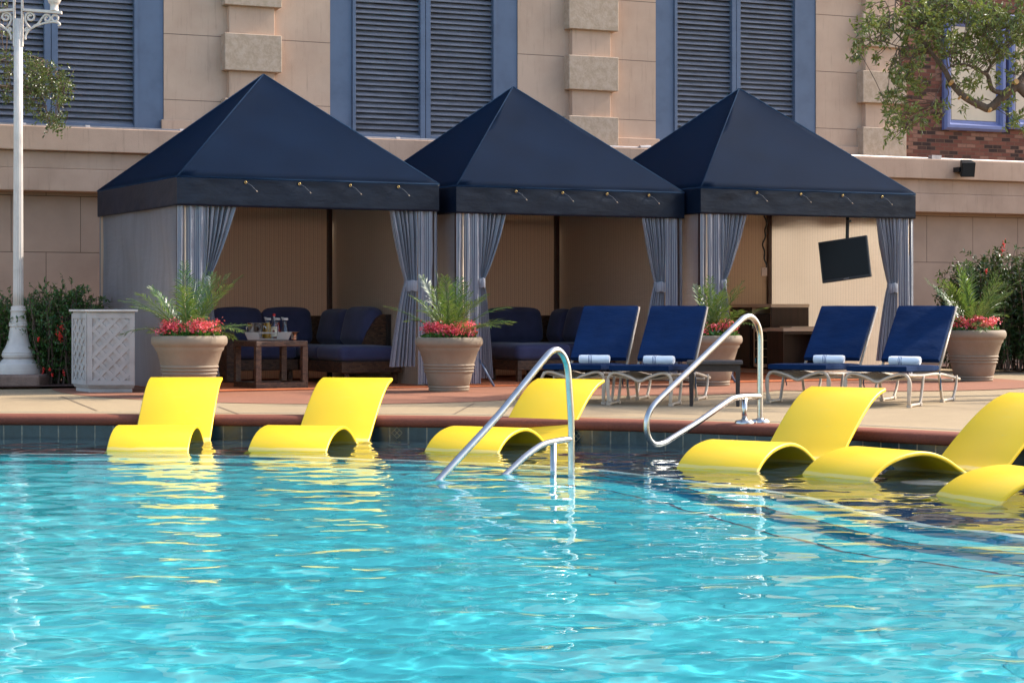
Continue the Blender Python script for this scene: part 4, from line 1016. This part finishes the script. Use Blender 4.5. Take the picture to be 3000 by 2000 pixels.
carafe(785, .06, M_juice, 'glass carafe of orange juice with a white lid on the tray')
carafe(812, .10, M_red, 'glass carafe of red juice behind the spirit bottle')
carafe(835, .03, None, 'clear empty looking glass carafe with a white lid, rightmost on the tray')
bt = empty('spirit_bottle', tp(803, -.03)+Vector((0,0,.006)), 0, 'clear spirit bottle with red cap and cream label on the tray', 'bottle')
pr = [(0,0),(.036,0),(.039,.006),(.040,.14),(.036,.168),(.022,.195),(.0145,.21),(.0135,.262)]
MB().lathe(pr+[(a-.0018,b) for a, b in pr[::-1][:-1]]+[(0,.004)], 24, cap=False).build('glass', M_glass, bt, smooth=True, auto=60)
MB().lathe([(0,.262),(.0155,.262),(.0155,.288),(0,.29)], 16).build('cap', mat('red_cap', (.60,.02,.02), .35, .05), bt, smooth=True, auto=40)
lb = MB(); lb.sheet([[Vector((.0408*math.sin(t), -.0408*math.cos(t), z)) for t in [R(-62+124*k/16) for k in range(17)]] for z in (.030,.142)]); label = lb.build('bottle_label', mat('cream_label', (.80,.66,.45), .6, .04), bt, smooth=True)
def text_on(name, txt, size, loc, rot, m, par, ext=.0004):
    cu = bpy.data.curves.new(name, 'FONT'); cu.body = txt; cu.size = size; cu.extrude = ext; cu.align_x = 'CENTER'; cu.align_y = 'CENTER'
    to = bpy.data.objects.new('tmp', cu); COL.objects.link(to); bpy.context.view_layer.update()
    me = bpy.data.meshes.new_from_object(to.evaluated_get(bpy.context.evaluated_depsgraph_get())); bpy.data.objects.remove(to)
    me.materials.clear(); me.materials.append(m); o = bpy.data.objects.new(name, me); COL.objects.link(o); o.parent = par; o.location = loc; o.rotation_euler = rot; return o
M_ink = mat('dark_red_ink', (.16,.03,.02), .6, .05)
text_on('lettering', "Tito's", .026, (0,-.0412,.126), (R(90),0,0), M_ink, label)
MB().lathe([(0,-.0003),(.014,-.0003),(.014,.0003),(0,.0003)], 20).build('seal', M_ink, label, loc=(0,-.0418,.092)).rotation_euler = (R(90),0,0)
text_on('lettering', "HANDMADE", .0085, (0,-.0412,.070), (R(90),0,0), M_ink, label); text_on('lettering', "Vodka", .012, (0,-.0412,.055), (R(90),0,0), M_ink, label)
bo = empty('steel_bowl', tp(862, .05), 0, 'small flared steel bowl beside the right end of the tray', 'bowl')
MB().lathe([(0,0),(.034,0),(.037,.012),(.037,.04),(.048,.075),(.062,.087),(.060,.089),(.046,.078),(.034,.042),(.033,.015),(0,.01)], 28).build('bowl', M_chrome, bo, smooth=True, auto=60)
# ================================================================== RIGHT CABANA: CABINETS, TELEVISION, SWITCH
sc_ = 1.02
tc_ = empty('tall_cabinet', cw(2, 2.38, 2.02, .023), CAB[2][1], 'tall dark walnut cabinet with cream top and small fridge in the right cabana', 'cabinet')
CX, CY, CZ = .60, .98, .93
mb = MB(); mb.box(0,CX,0,.02,.06,CZ-.045); mb.box(0,CX,CY-.02,CY,.06,CZ-.045); mb.box(CX-.02,CX,.021,CY-.021,.06,CZ-.045); mb.box(.001,CX-.021,.021,CY-.021,.06,.08); mb.box(.001,CX-.021,.47,.49,.081,CZ-.045); mb.build('carcass', M_wood, tc_)
MB().box(.03,CX,.03,CY-.0,0,.059).build('toe_kick', M_counter, tc_)
MB().box(-.02,CX+.0,-.02,CY+.0,CZ-.044,CZ).build('countertop', M_counter, tc_, bevel=.003)
mb = MB(); mb.box(.30,.31,.022,.468,.081,CZ-.046); mb.box(.003,.30,.022,.030,.60,CZ-.046); mb.box(.003,.30,.460,.468,.60,CZ-.046); mb.build('niche_lining', M_counter, tc_)
dr = MB().box(-.015,.0,.495,.735,.085,CZ-.05).build('door', M_wood, tc_, bevel=.002); MB().tube([(-.03,.52,CZ-.10),(-.03,.60,CZ-.10)], .006, 8).build('handle', M_chrome, dr)
dr = MB().box(-.015,.0,.74,.975,.085,CZ-.05).build('door', M_wood, tc_, bevel=.002); MB().tube([(-.03,.86,CZ-.10),(-.03,.93,CZ-.10)], .006, 8).build('handle', M_chrome, dr)
fr_ = MB().box(.01,.29,.045,.445,.085,.60).build('mini_fridge', M_counter, tc_, bevel=.006)
MB().box(.004,.0095,.09,.40,.13,.56).build('glass_door', M_glassdark, fr_)
for k in range(3): MB().box(.0015,.0035,.10,.39,.22+.11*k,.225+.11*k).build('shelf', M_chrome, fr_)
MB().box(-.0005,.0032,.37,.40,.14,.20).build('sticker', mat('blue_sticker', (.1,.45,.7), .5, .02), fr_)
MB().box(.02,.28,.06,.44,.63,.80).build('black_device', M_black, tc_, bevel=.02)
lc = empty('low_cabinet', cw(2, 2.28, 1.60, .023), CAB[2][1], 'low dark walnut shelf unit with cream top in front of the tall cabinet', 'cabinet')
mb = MB(); mb.box(0,.02,0,.38,.05,.57); mb.box(.68,.70,0,.38,.05,.57); mb.box(.021,.679,.36,.38,.05,.57); mb.box(.021,.679,0,.359,.05,.07); mb.box(.021,.679,.0,.359,.53,.57); mb.build('carcass', M_wood, lc)
MB().box(-.02,.72,-.03,.39,.571,.615).build('countertop', M_counter, lc, bevel=.003); MB().box(.15,.62,.03,.30,.616,.632).build('folder', M_counter, lc, bevel=.002)
MB().box(.25,.60,.08,.30,.071,.13).build('black_box', M_black, lc, bevel=.006)
tvc = P(2475, 25.0, 760)
tv = empty('television', tvc, 0, 'black flat television hanging tilted from a ceiling pole in the right cabana', 'television')
tm = Euler((R(-4), R(-7.5), R(-26)), 'XYZ').to_matrix().to_4x4()
MB().box(-.315,.315,-.02,.025,-.26,.26,tm).build('bezel', M_black, tv, bevel=.006)
MB().box(-.295,.295,-.0225,-.0203,-.225,.242,tm).build('screen', M_glassdark, tv)
MB().box(-.16,.16,.026,.075,-.15,.15,tm).build('rear_housing', M_black, tv, bevel=.02)
tl = text_on('lettering', 'SAMSUNG', .016, tm @ Vector((0,-.0215,-.243)), (tm @ Matrix.Rotation(R(90),4,'X')).to_euler(), mat('silver_ink', (.5,.5,.5), .4, .02), tv)
top = P(2484, 25.0, 560); MB().tube([tm @ Vector((.04,.07,.0)), tm @ Vector((.04,.07,.27)), top-tvc], .021, 10).build('pole', M_black, tv, smooth=True)
MB().tube([P(2487,25,645)-tvc, P(2488,25,652)-tvc], .028, 10).build('pole_collar', M_black, tv)
sw = empty('wall_switch', cw(2, CAB[2][2]-.10, CAB[2][2]-.17, 1.25)+Vector((-.03,-.02,0)), R(5), 'small cream dimmer switch plate on the dark corner post of the right cabana', 'switch')
sw.location = P(2239, 26.2, 796)
MB().box(-.037,.037,-.008,.03,-.055,.055).build('plate', M_counter, sw, bevel=.004); MB().tube([(0,-.006,0),(0,-.022,0)], .014, 12).build('dial', M_counter, sw)
MB().box(-.006,.006,-.0095,-.0085,.035,.04).build('indicator', M_black, sw)
cb = [P(2240+4*math.sin(k*1.1)+(3 if k%2 else -2), 26.25, 632+k*21) for k in range(8)]+[P(2239,26.25,790)]
o = MB().tube(smoothpath(cb,4), .011, 6).build('power_cable', M_black, smooth=True); tag(o, 'dark cable running down the corner post to the cream switch', 'cable')
# ================================================================== TRASH BIN
bp = ground(322, 1150); bn = empty('trash_bin', (bp.x, bp.y+.02, .0), 0, 'off-white hexagonal trash bin with lattice panels beside the lamp post', 'trash bin')
xL = (255-1500)/F*bp.y-bp.x; xR = (394-1500)/F*bp.y-bp.x
poly = [Vector((xL,0,0)), Vector((xR,0,0)), Vector((xR-.10,.50,0)), Vector((xL+.1,.72,0)), Vector((xL-.25,.43,0))]
def prism(mb, pl, z0, z1, grow=0, g1=None, mi=0):
    c = sum(pl, Vector())/len(pl); g1 = grow if g1 is None else g1
    a = [c+(p-c)*(1+grow)+Vector((0,0,z0)) for p in pl]; b = [c+(p-c)*(1+g1)+Vector((0,0,z1)) for p in pl]; n = len(pl)
    mb.add(a+b, [tuple(range(n))[::-1], tuple(range(n,2*n))]+[(k,(k+1)%n,(k+1)%n+n,k+n) for k in range(n)])
mb = MB(); prism(mb, poly, 0, .045, -.09); mb.build('plinth', M_bin, bn, bevel=.004)
mb = MB(); prism(mb, poly, .046, .075, -.05, 0); prism(mb, poly, .0751, .86, -.008, .0); bdy = mb.build('body', M_bin, bn, bevel=.004)
mb = MB(); prism(mb, poly, .861, .884, .115); mb.build('lid', M_white, bn, bevel=.004)
def lattice(p0, p1, z0, z1, nm):
    d = (p1-p0).normalized(); n = Vector((d.y,-d.x,0)); Lp = (p1-p0).length; m0 = .055; W_ = Lp-2*m0
    def q(u, z, o): return p0+d*(m0+u)+n*o+Vector((0,0,z))
    mb = MB(); o1 = .014
    def bar(u0,u1,za,zb_): mb.add([q(u0,za,.0),q(u1,za,.0),q(u1,zb_,.0),q(u0,zb_,.0),q(u0,za,o1),q(u1,za,o1),q(u1,zb_,o1),q(u0,zb_,o1)], [(4,5,6,7),(0,1,5,4),(1,2,6,5),(2,3,7,6),(3,0,4,7)])
    bar(-m0,W_+m0,z1,z1+.05); bar(-m0,W_+m0,z0-.05,z0); bar(-m0,0,z0+.0005,z1-.0005); bar(W_,W_+m0,z0+.0005,z1-.0005)
    H_ = z1-z0; pt = .142; wd = .027; o2 = .010
    for sg in (1,-1):
        k0 = -int(H_/pt)-2; k1 = int((W_+H_)/pt)+2
        for k in range(k0, k1+1):
            c = k*pt+.03
            # line u = c + sg' * (z)   clipped
            pts = []
            for off in (-wd, wd):
                seg = []
                for (uu, zz_) in ((0,None),(W_,None),(None,0),(None,H_)):
                    if uu is not None: zz2 = (uu-c-off) if sg == 1 else -(uu-c-off)+H_; 
                    if uu is not None:
                        if -1e-6 <= zz2 <= H_+1e-6: seg.append((uu, zz2))
                    else:
                        u2 = c+off+zz_ if sg == 1 else c+off+(H_-zz_)
                        if 1e-6 < u2 < W_-1e-6: seg.append((u2, zz_))
                pts.append(seg)
            if len(pts[0]) >= 2 and len(pts[1]) >= 2:
                a = sorted(pts[0])[:1]+sorted(pts[0])[-1:]; b = sorted(pts[1])[:1]+sorted(pts[1])[-1:]
                oo = o2 if sg == 1 else o2-.002
                v = [q(a[0][0],z0+a[0][1],oo), q(a[1][0],z0+a[1][1],oo), q(b[1][0],z0+b[1][1],oo), q(b[0][0],z0+b[0][1],oo)]
                w2 = [x-n*.014 for x in v]; mb.add(v+w2, [(0,1,2,3),(0,4,5,1),(2,6,7,3)])
    mb.build(nm, M_bin, bn)
lattice(poly[0]+Vector((0,-.0,0)), poly[1]+Vector((0,-.0,0)), .13, .79, 'lattice_panel')
lattice(poly[4], poly[0], .13, .79, 'lattice_panel')
# ================================================================== LAMP POST
LD = 22.9; lpx = 53.5; lx = (lpx-1500)/F*LD
lp = empty('lamp_post', (lx, LD, .0), 0, 'white cast iron lamp post with scrolled bracket arms at the left edge', 'lamp post')
def lz(yz): return CH-((800+yz/3.92)-YH)*LD/F
def lr(h): return h/3.92*LD/F
mb = MB(); mb.box(-.60,.345,-.42,.42,-.02,lz(1155))
blk = mb.build('concrete_footing', M_concrete, lp, bevel=.03)
pf_ = [(250,1154),(252,1120),(252,1108),(246,1106),(247,1040),(242,1033),(205,1022),(190,1000),(168,982),(158,975),(178,968),(186,945),(186,928),(178,918),(182,912),(172,890),(148,850),(128,800),(115,750),(104,690),(97,640),(94,614),(104,612),(108,602),(104,590),(106,585),(100,562),(96,556),(92,550),(97,548),(97,543),(90,540),(86,480),(86,440),(95,436),(96,426),(84,420),(82,384),(74,380),(60,376)]
MB().lathe([(lr(a), lz(b)) for a, b in pf_], 48, flute=0).build('base', M_white, lp, smooth=True, auto=40)
ztop = 5.6; MB().lathe([(lr(60),lz(376)),(lr(57),lz(200)),(lr(50),lz(-1500)),(lr(48),4.2)], 96, flute=16, fa=.045).build('fluted_shaft', M_white, lp, smooth=True)
def lpz(y): return CH-(y-YH)*LD/F
def lpx_(x): return (x-lpx)/F*LD
for s_ in (1,-1):
    MB().box(min(s_*lpx_(62.5),s_*lpx_(68)),max(s_*lpx_(62.5),s_*lpx_(68)),-.03,.03,lpz(138),lpz(-40)).build('bracket_plate', M_white, lp, bevel=.008)
    arm = MB(); x0, x1 = lpx_(68), lpx_(181); arm.add([Vector((s_*x,y,z)) for x, y, z in ((x0,-.035,lpz(34)),(x1,-.035,lpz(42.5)),(x1,.035,lpz(42.5)),(x0,.035,lpz(34)),(x0,-.035,lpz(26)),(x1,-.035,lpz(34)),(x1,.035,lpz(34)),(x0,.035,lpz(26)))], [(0,3,2,1),(4,5,6,7),(0,1,5,4),(1,2,6,5),(2,3,7,6),(3,0,4,7)])
    am = arm.build('arm', M_white, lp, bevel=.004)
    def q(x, y): return Vector((s_*lpx_(x), 0, lpz(y)))
    sc = MB(); r_ = .013
    sc.tube(smoothpath([q(75,117),q(74,108),q(80,95),q(90,85),q(105,77),q(125,70),q(145,66),q(160,65),q(172,68),q(175,74),q(170,76)],6), [r_]*61, 8)
    def spiral(cx, cy, r0, turns, a0, dr_): return [q(cx+r0*(1-.72*t)*math.cos(a0+dr_*t*turns*6.283), cy+r0*(1-.72*t)*math.sin(a0+dr_*t*turns*6.283)) for t in [k/36 for k in range(37)]]
    sc.tube([q(88,83),q(79,72),q(74,60)]+spiral(89,51,15,1.4,math.pi,1), r_, 8)
    sc.tube([q(98,78),q(110,72),q(118,62),q(124,52)]+spiral(138,55,13,1.3,math.pi,1), r_, 8)
    sc.tube([q(161+9*math.cos(t), 54+9*math.sin(t)) for t in [6.283*k/18 for k in range(18)]], r_, 8, closed=True)
    sc.tube([q(82,96),q(74,84)]+spiral(77,88,6,1.0,-1.5,1), r_*.9, 8)
    sc.build('scrollwork', M_white, am, smooth=True)
    ux = s_*lpx_(159); g0 = lpz(33)
    MB().lathe([(.050,g0),(.050,g0+.015),(.046,g0+.02),(.046,g0+.07),(.052,g0+.078),(.064,g0+.09),(.066,g0+.10),(.074,g0+.115),(.080,g0+.15),(.076,g0+.19)], 24, (ux,0,0)).build('lamp_cup', M_white, lp, smooth=True, auto=40)
    MB().lathe([(.074,g0+.191),(.14,g0+.25),(.19,g0+.36),(.17,g0+.47),(.09,g0+.56),(0,g0+.59)], 24, (ux,0,0)).build('globe', mat('opal_globe', (.8,.78,.72), .3, .02), lp, smooth=True)
# ================================================================== VEGETATION
def leaf3(mb, p, d, n, L_, W_):
    s_ = d.cross(n); 
    if s_.length < .05: return
    s_.normalize(); n = s_.cross(d); a = p+d*L_*.35+n*L_*.06; b = p+d*L_
    mb.add([p, a+s_*W_*.5, p+d*L_*.72+s_*W_*.32-n*L_*.02, b-n*L_*.08, p+d*L_*.72-s_*W_*.32-n*L_*.02, a-s_*W_*.5], [(0,1,2,3),(0,3,4,5)])
def shrub(name, lab, cat, x0, x1, topf, y0, y1, z0, nstem, seed, lsz, berries=0, lm=None, dens=1.0):
    r = empty(name, ((x0+x1)/2,(y0+y1)/2,z0), 0, lab, cat); rn = random.Random(seed); O = Vector(((x0+x1)/2,(y0+y1)/2,z0))
    stems = MB(); lv = MB(); br = MB()
    for k in range(nstem):
        x = rn.uniform(x0,x1); y = rn.uniform(y0,y1); h = topf(x)*rn.uniform(.62,1.0); p = Vector((x,y,0)); lean = Vector((rn.uniform(-.18,.18),rn.uniform(-.18,.18),1)).normalized()
        pts = [p+lean*h*t+Vector((.05*math.sin(t*3+k),.05*math.cos(t*2+k),0))*t for t in [i/5 for i in range(6)]]
        stems.tube([q-O*1+Vector((0,0,z0)) for q in pts], [.007*(1-t/7)+.002 for t in range(6)], 4, cap=False)
        ntw = int(h*13*dens)
        for i in range(ntw):
            t = .12+.88*(i+rn.random())/ntw; j = min(4, int(t*5)); q = pts[j].lerp(pts[j+1], t*5-j)
            d = (rvec(rn)+Vector((0,0,.35))).normalized(); tl = rn.uniform(.08,.22)
            e = q+d*tl; stems.tube([q-O+Vector((0,0,z0)), e-O+Vector((0,0,z0))], .0022, 3, cap=False)
            for m_ in range(9):
                f = .25+.75*m_/8; pp = q+d*tl*f; sd_ = (d*.55+rvec(rn)).normalized(); nn = (Vector((0,0,1))+rvec(rn)*.55).normalized()
                leaf3(lv, pp-O+Vector((0,0,z0)), sd_, nn, lsz*rn.uniform(.7,1.25), lsz*rn.uniform(.34,.48))
    stems.build('stems', M_bark, r); lv.build('leaves', lm or M_leafH, r)
    return r, O
# planting beds
mb = MB(); mb.add([(-9,22.3,.03),(-5.9,22.05,.03),(-4.75,22.4,.03),(-4.55,23.1,.03),(-4.98,24.0,.03),(-4.98,25.2,.03),(-9,25,.03)], [tuple(range(7))])
mb.add([(6.2,30.2,.03),(6.7,29.2,.03),(8.5,28.0,.03),(12,27.3,.03),(12,34,.03),(6.0,31.3,.03)], [tuple(range(6))]); struct(mb.build('mulch_bed', M_soil))
def htop(x):
    px = 1500+F*x/23.4; return .9+(902-np.interp(px, (-400,0,60,110,150,200,240,280,300), (850,862,870,880,855,838,850,862,900)))*23.4/F
def berry(r, O, pts, rad, seed, n=26):
    rn = random.Random(seed)
    for (p, sp) in pts:
        mb = MB()
        for k in range(n):
            c = p-O+Vector((rn.gauss(0,sp*.4),rn.gauss(0,sp*.4)-.0,rn.gauss(0,sp))); mb.lathe([(0,-rad),(rad*.8,-rad*.5),(rad,0),(rad*.8,rad*.5),(0,rad)], 6, tuple(c))
        mb.build('berry_cluster', M_berry, r, smooth=True)
r, O = shrub('hedge_shrub', 'dense green shrub with red berries between the lamp post and the trash bin', 'shrub', -5.50, -4.80, htop, 22.9, 23.5, .03, 130, 3, .052, dens=1.3)
berry(r, Vector((O.x,O.y,0))+Vector((0,0,.03-.03)), [(P(171,22.75,985),.05),(P(181,22.75,972),.04),(P(176,22.75,995),.03)], .006, 4)
berry(r, Vector((O.x,O.y,0)), [(P(128,22.75,1093),.015),(P(146,22.75,1090),.012),(P(152,22.75,1108),.012),(P(188,22.75,1100),.015),(P(112,22.75,1000),.012)], .009, 5, 9)
r, O = shrub('hedge_shrub', 'green hedge shrub behind the white lamp post at the left edge', 'shrub', -6.7, -5.52, htop, 22.9, 23.6, .03, 150, 8, .052, dens=1.25)
def rtop(x):
    px = 1500+F*x/28.5; return .9+(902-np.interp(px, (2750,2790,2850,2900,2960,3000,3300), (800,790,765,745,715,740,720)))*28.5/F
r, O = shrub('large_shrub', 'tall dark green shrub against the wall at the right edge, behind the rightmost planter', 'shrub', 6.25, 9.0, rtop, 27.7, 28.9, .03, 260, 12, .07, dens=1.3, lm=M_leafD)
berry(r, Vector((O.x,O.y,0)), [(P(2941,27.9,722),.035),(P(2936,27.9,740),.03),(P(2890,27.6,800),.02)], .008, 9, 16)
# overhanging tree on the right
def tree(name, lab, branches, D, trunk, clusters, lm, lsz, seed, per, wid=.42, stemr=.004, dens=1.0):
    base = trunk[0]; r = empty(name, (base[0], base[1], 0), 0, lab, 'tree'); O = Vector((base[0], base[1], 0)); rn = random.Random(seed)
    mb = MB(); tp_ = smoothpath([Vector(p) for p, _ in [(t[:3], t[3]) for t in trunk]], 6); rr = np.interp(np.linspace(0, len(trunk)-1, len(tp_)), range(len(trunk)), [t[3] for t in trunk])
    mb.tube([p-O for p in tp_], list(map(float, rr)), 12); mb.build('trunk', M_bark, r, smooth=True)
    paths = []
    for b in branches:
        pts = [P(x, D+dd, y) for x, y, dd, _ in b]; sp_ = smoothpath(pts, 6); rr = np.interp(np.linspace(0, len(b)-1, len(sp_)), range(len(b)), [q[3] for q in b])
        mb = MB(); mb.tube([p-O for p in sp_], list(map(float, rr)), 8); mb.build('branch', M_bark, r, smooth=True); paths.append(sp_)
    allp = [p for q in paths for p in q]
    tw = MB(); lv = MB()
    for (cx, cy, rx, ry, n) in clusters:
        for k in range(max(3, int(n*dens))):
            a = rn.uniform(0,6.283); q = rn.random()**.5
            c = P(cx+rx*q*math.cos(a), D+rn.uniform(-.5,.6), cy+ry*q*math.sin(a))
            # twig from nearest branch point towards the cluster
            if k % 3 == 0:
                near = min(allp, key=lambda p: (p-c).length); mid = near.lerp(c,.5)+rvec(rn)*.06
                if (near-c).length < 1.3: tw.tube([x-O for x in smoothpath([near, mid, c], 3)], stemr*.9, 4, cap=False)
            d0 = rvec(rn); tl = rn.uniform(.06,.16); e = c+d0*tl; tw.tube([c-O, e-O], stemr*.5, 3, cap=False)
            for m_ in range(per):
                f = m_/max(1,per-1); pp = c.lerp(e, f); d = (d0*.6+rvec(rn)+Vector((0,0,-.1))).normalized(); nn = (rvec(rn)+Vector((0,0,.6))).normalized()
                leaf3(lv, pp-O, d, nn, lsz*rn.uniform(.65,1.2), lsz*wid*rn.uniform(.8,1.1))
    tw.build('twigs', M_bark, r); lv.build('leaves', lm, r); return r
def zc2(x, y): return (2500+x/3.734, y/3.734)
def br(lst, r0, r1, d0=0, d1=0):
    n = len(lst); return [(*zc2(x,y), d0+(d1-d0)*i/(n-1), r0+(r1-r0)*i/(n-1)) for i, (x, y) in enumerate(lst)]
TRD = 20.5
brs = [br([(2400,1250),(2050,1130),(1900,1030),(1790,950),(1650,1045),(1500,1180),(1400,1160),(1230,1070),(1150,1000),(1070,905),(1000,770),(930,680),(850,575),(760,460),(650,290),(520,210)], .060, .010),
       br([(1790,950),(1830,890),(1990,700),(2100,500)], .05, .03, 0, .3),
       br([(1640,1020),(1520,980),(1470,830),(1400,790),(1270,720),(1130,705),(1040,750)], .028, .008, 0, -.25),
       br([(840,585),(720,570),(600,500),(480,380),(400,300),(395,130),(350,20)], .012, .004, 0, .2),
       br([(830,575),(700,545),(500,510),(250,450),(60,560)], .009, .003, 0, -.3),
       br([(1450,820),(1500,700),(1440,500),(1500,300)], .014, .006, 0, .3),
       br([(1020,930),(1040,1040),(960,1130)], .006, .003), br([(650,290),(480,200),(460,0)], .012, .006, .1, .3)]
def cz(x, y, rx, ry, n): return (2500+x/3.734, y/3.734, rx/3.734, ry/3.734, n)
cl = [cz(1100,120,520,180,330), cz(1550,330,330,240,210), cz(650,250,260,220,60), cz(900,420,260,160,70), cz(230,330,220,150,55), cz(300,230,180,150,35), cz(40,500,80,90,10), cz(-10,620,80,70,10), cz(200,630,70,40,7), cz(370,730,80,70,9), cz(570,750,150,160,45), cz(620,920,200,120,50),
      cz(430,1110,110,120,32), cz(560,1250,190,140,45), cz(500,1430,120,80,16), cz(880,1250,160,120,22), cz(1000,500,250,160,50), cz(1300,520,260,190,70), cz(1300,800,200,120,30), cz(1700,600,180,260,60), cz(1250,960,120,80,14), cz(1310,1150,110,60,9), cz(1700,1000,170,160,20), cz(1780,1350,120,110,20), cz(1850,200,250,260,90), cz(2300,400,400,450,120), cz(420,1500,60,40,7), cz(240,70,60,70,8), cz(1060,900,60,60,6), cz(700,550,160,120,20)]
tree('overhanging_tree', 'leafy tree branch with pruned stubs overhanging from the right, before the brick wall', brs, TRD, [(7.4,TRD+.3,0,.20),(7.3,TRD+.2,1.2,.17),(7.0,TRD,2.4,.13),(6.6,TRD,2.9,.09),(5.9,TRD,3.15,.062)], cl, M_leafA, .064, 21, 9, .36, dens=.60)
# pruned stubs showing pale wood
ov = bpy.data.objects['overhanging_tree']
M_cut = mat('pruned_wood', (.62,.34,.13), .7, .1)
for (x, y, rr) in ((1775,900,.030),(1072,903,.021),(1418,797,.012),(1512,968,.013),(1698,988,.012),(1165,1067,.012),(1243,1070,.010),(1495,1203,.018)):
    a, b = zc2(x, y); c = P(a, TRD-.035, b)-Vector(ov.location); MB().lathe([(0,-.03),(rr,-.03),(rr,.02),(0,.021)], 12).build('pruned_stub', M_cut, ov, loc=c).rotation_euler = (R(68),0,R(15))
# left tree branch
def zl(x, y): return (x/3.734, y/3.734)
def brl(lst, r0, r1, d0=0, d1=0):
    n = len(lst); return [(*zl(x,y), d0+(d1-d0)*i/(n-1), r0+(r1-r0)*i/(n-1)) for i, (x, y) in enumerate(lst)]
def cl_(x, y, rx, ry, n): return (x/3.734, y/3.734, rx/3.734, ry/3.734, n)
brL = [brl([(-700,900),(-300,880),(0,945),(110,965),(260,960),(420,970),(520,1010),(640,1000),(800,1000)], .028, .004), brl([(150,965),(250,880),(330,760),(420,700)], .010, .003,0,.3), brl([(420,970),(480,1100),(520,1240),(600,1330)], .009, .004,0,-.2), brl([(560,900),(680,840),(760,900),(900,1060)], .003,.0015), brl([(520,830),(620,700),(820,710)], .003,.0015), brl([(640,1150),(720,1180),(820,1150)], .002,.001), brl([(-200,880),(-50,700),(60,640)], .012,.005,0,.2)]
clL = [cl_(300,680,110,90,34), cl_(420,750,120,110,44), cl_(330,860,110,90,36), cl_(520,880,150,110,60), cl_(650,850,130,70,40), cl_(380,1010,140,110,50), cl_(600,1000,180,100,55), cl_(700,1080,110,60,24), cl_(380,1170,120,90,28), cl_(470,1280,70,60,16), cl_(590,1280,80,50,22), cl_(640,1350,80,60,22), cl_(570,1390,60,40,12), cl_(60,800,90,100,22), cl_(60,1000,110,110,30), cl_(40,620,90,70,16), cl_(30,380,60,40,8), cl_(50,20,70,60,14), cl_(-150,700,150,300,50), cl_(760,960,60,60,10), cl_(270,960,80,80,20), cl_(-1100,100,700,600,150), cl_(-1500,500,500,350,70)]
tree('overhanging_tree', 'small leafed branch reaching in behind the white lamp post at the upper left', brL, 24.0, [(-8.6,24.0,0,.16),(-8.5,24.0,1.5,.13),(-8.3,24.0,2.7,.09),(-7.9,24.0,3.2,.05),(-7.0,24.0,3.6,.03)], clL, M_leafB, .042, 33, 8, .50, dens=.8)
# palm trees outside the frame on the right: their trunks and crowns throw the streaks of shade over the deck
def palm_tree(x, y, h, seed):
    r = empty('palm_tree', (x,y,0), 0, 'tall slender palm tree standing on the deck beyond the right edge', 'tree', 'palm trees beyond the right edge'); rn = random.Random(seed)
    MB().tube([(0,0,0),(.05,.02,h*.3),(.02,-.03,h*.7),(0,0,h)], [.20,.14,.11,.10], 14).build('trunk', M_bark, r, smooth=True)
    mb = MB()
    for k in range(26):
        az = k*2.4; el = rn.uniform(-.3,1.2); d = Vector((math.cos(az)*math.cos(el), math.sin(az)*math.cos(el), math.sin(el))); p = Vector((0,0,h)); pts = [p.copy()]
        for i in range(12): p = p+d*.2; d = (d+Vector((0,0,-.13))).normalized(); pts.append(p.copy())
        mb.tube(pts, .012, 4, cap=False)
        for i in range(34):
            f = .1+.9*i/33; j = min(11, int(f*12)); q = pts[j].lerp(pts[j+1], f*12-j); dd = (pts[j+1]-pts[j]).normalized(); s_ = dd.cross(Vector((0,0,1))).normalized()
            for sg in (-1,1): leaf3(mb, q, (dd*.6+s_*sg+Vector((0,0,-.3))).normalized(), Vector((0,0,1)), .55*math.sin(math.pi*(.1+.8*f)), .03)
    mb.build('crown', M_palm, r)
for k, (x, y, h) in enumerate(((10.6,22.9,8.2),(15.5,22.6,7.0))): palm_tree(x, y, h, k)
# gold diamond inlays on the waterline tile
for px in (1145, 1698, 2290):
    k = (px-1500)/F; i = min(range(N_), key=lambda j: abs(EDGE[j].x/EDGE[j].y-k)); c = EDGE[i]+EN[i]*.030; t = Vector((EN[i].y,-EN[i].x,0)); mb = MB()
    for s_ in (0,1,-1):
        for (cx, cz_) in ((0,0),): 
            for a, b in (((-.045,0),(0,.045)),((0,.045),(.045,0)),((.045,0),(0,-.045)),((0,-.045),(-.045,0)),((-.0225,.0225),(.0225,-.0225)),((-.0225,-.0225),(.0225,.0225))):
                if s_ == 0: mb.tube([c+t*a[0]+Vector((0,0,a[1]-.125)), c+t*b[0]+Vector((0,0,b[1]-.125))], .002, 4)
    struct(mb.build('tile_inlay', mat('inlay_gold', (.42,.35,.2), .5, .1)))
# round white fitting lying on the shelf
dd = wpt(2733, 1413, .17); o = MB().lathe([(0,0),(.155,0),(.16,.006),(.15,.016),(.05,.024),(0,.024)], 36).build('drain_cover', M_white, smooth=True, auto=40, loc=(dd.x, dd.y, WATER-SH+.002)); tag(o, 'round white drain cover lying on the shallow shelf between the yellow loungers', 'drain cover')
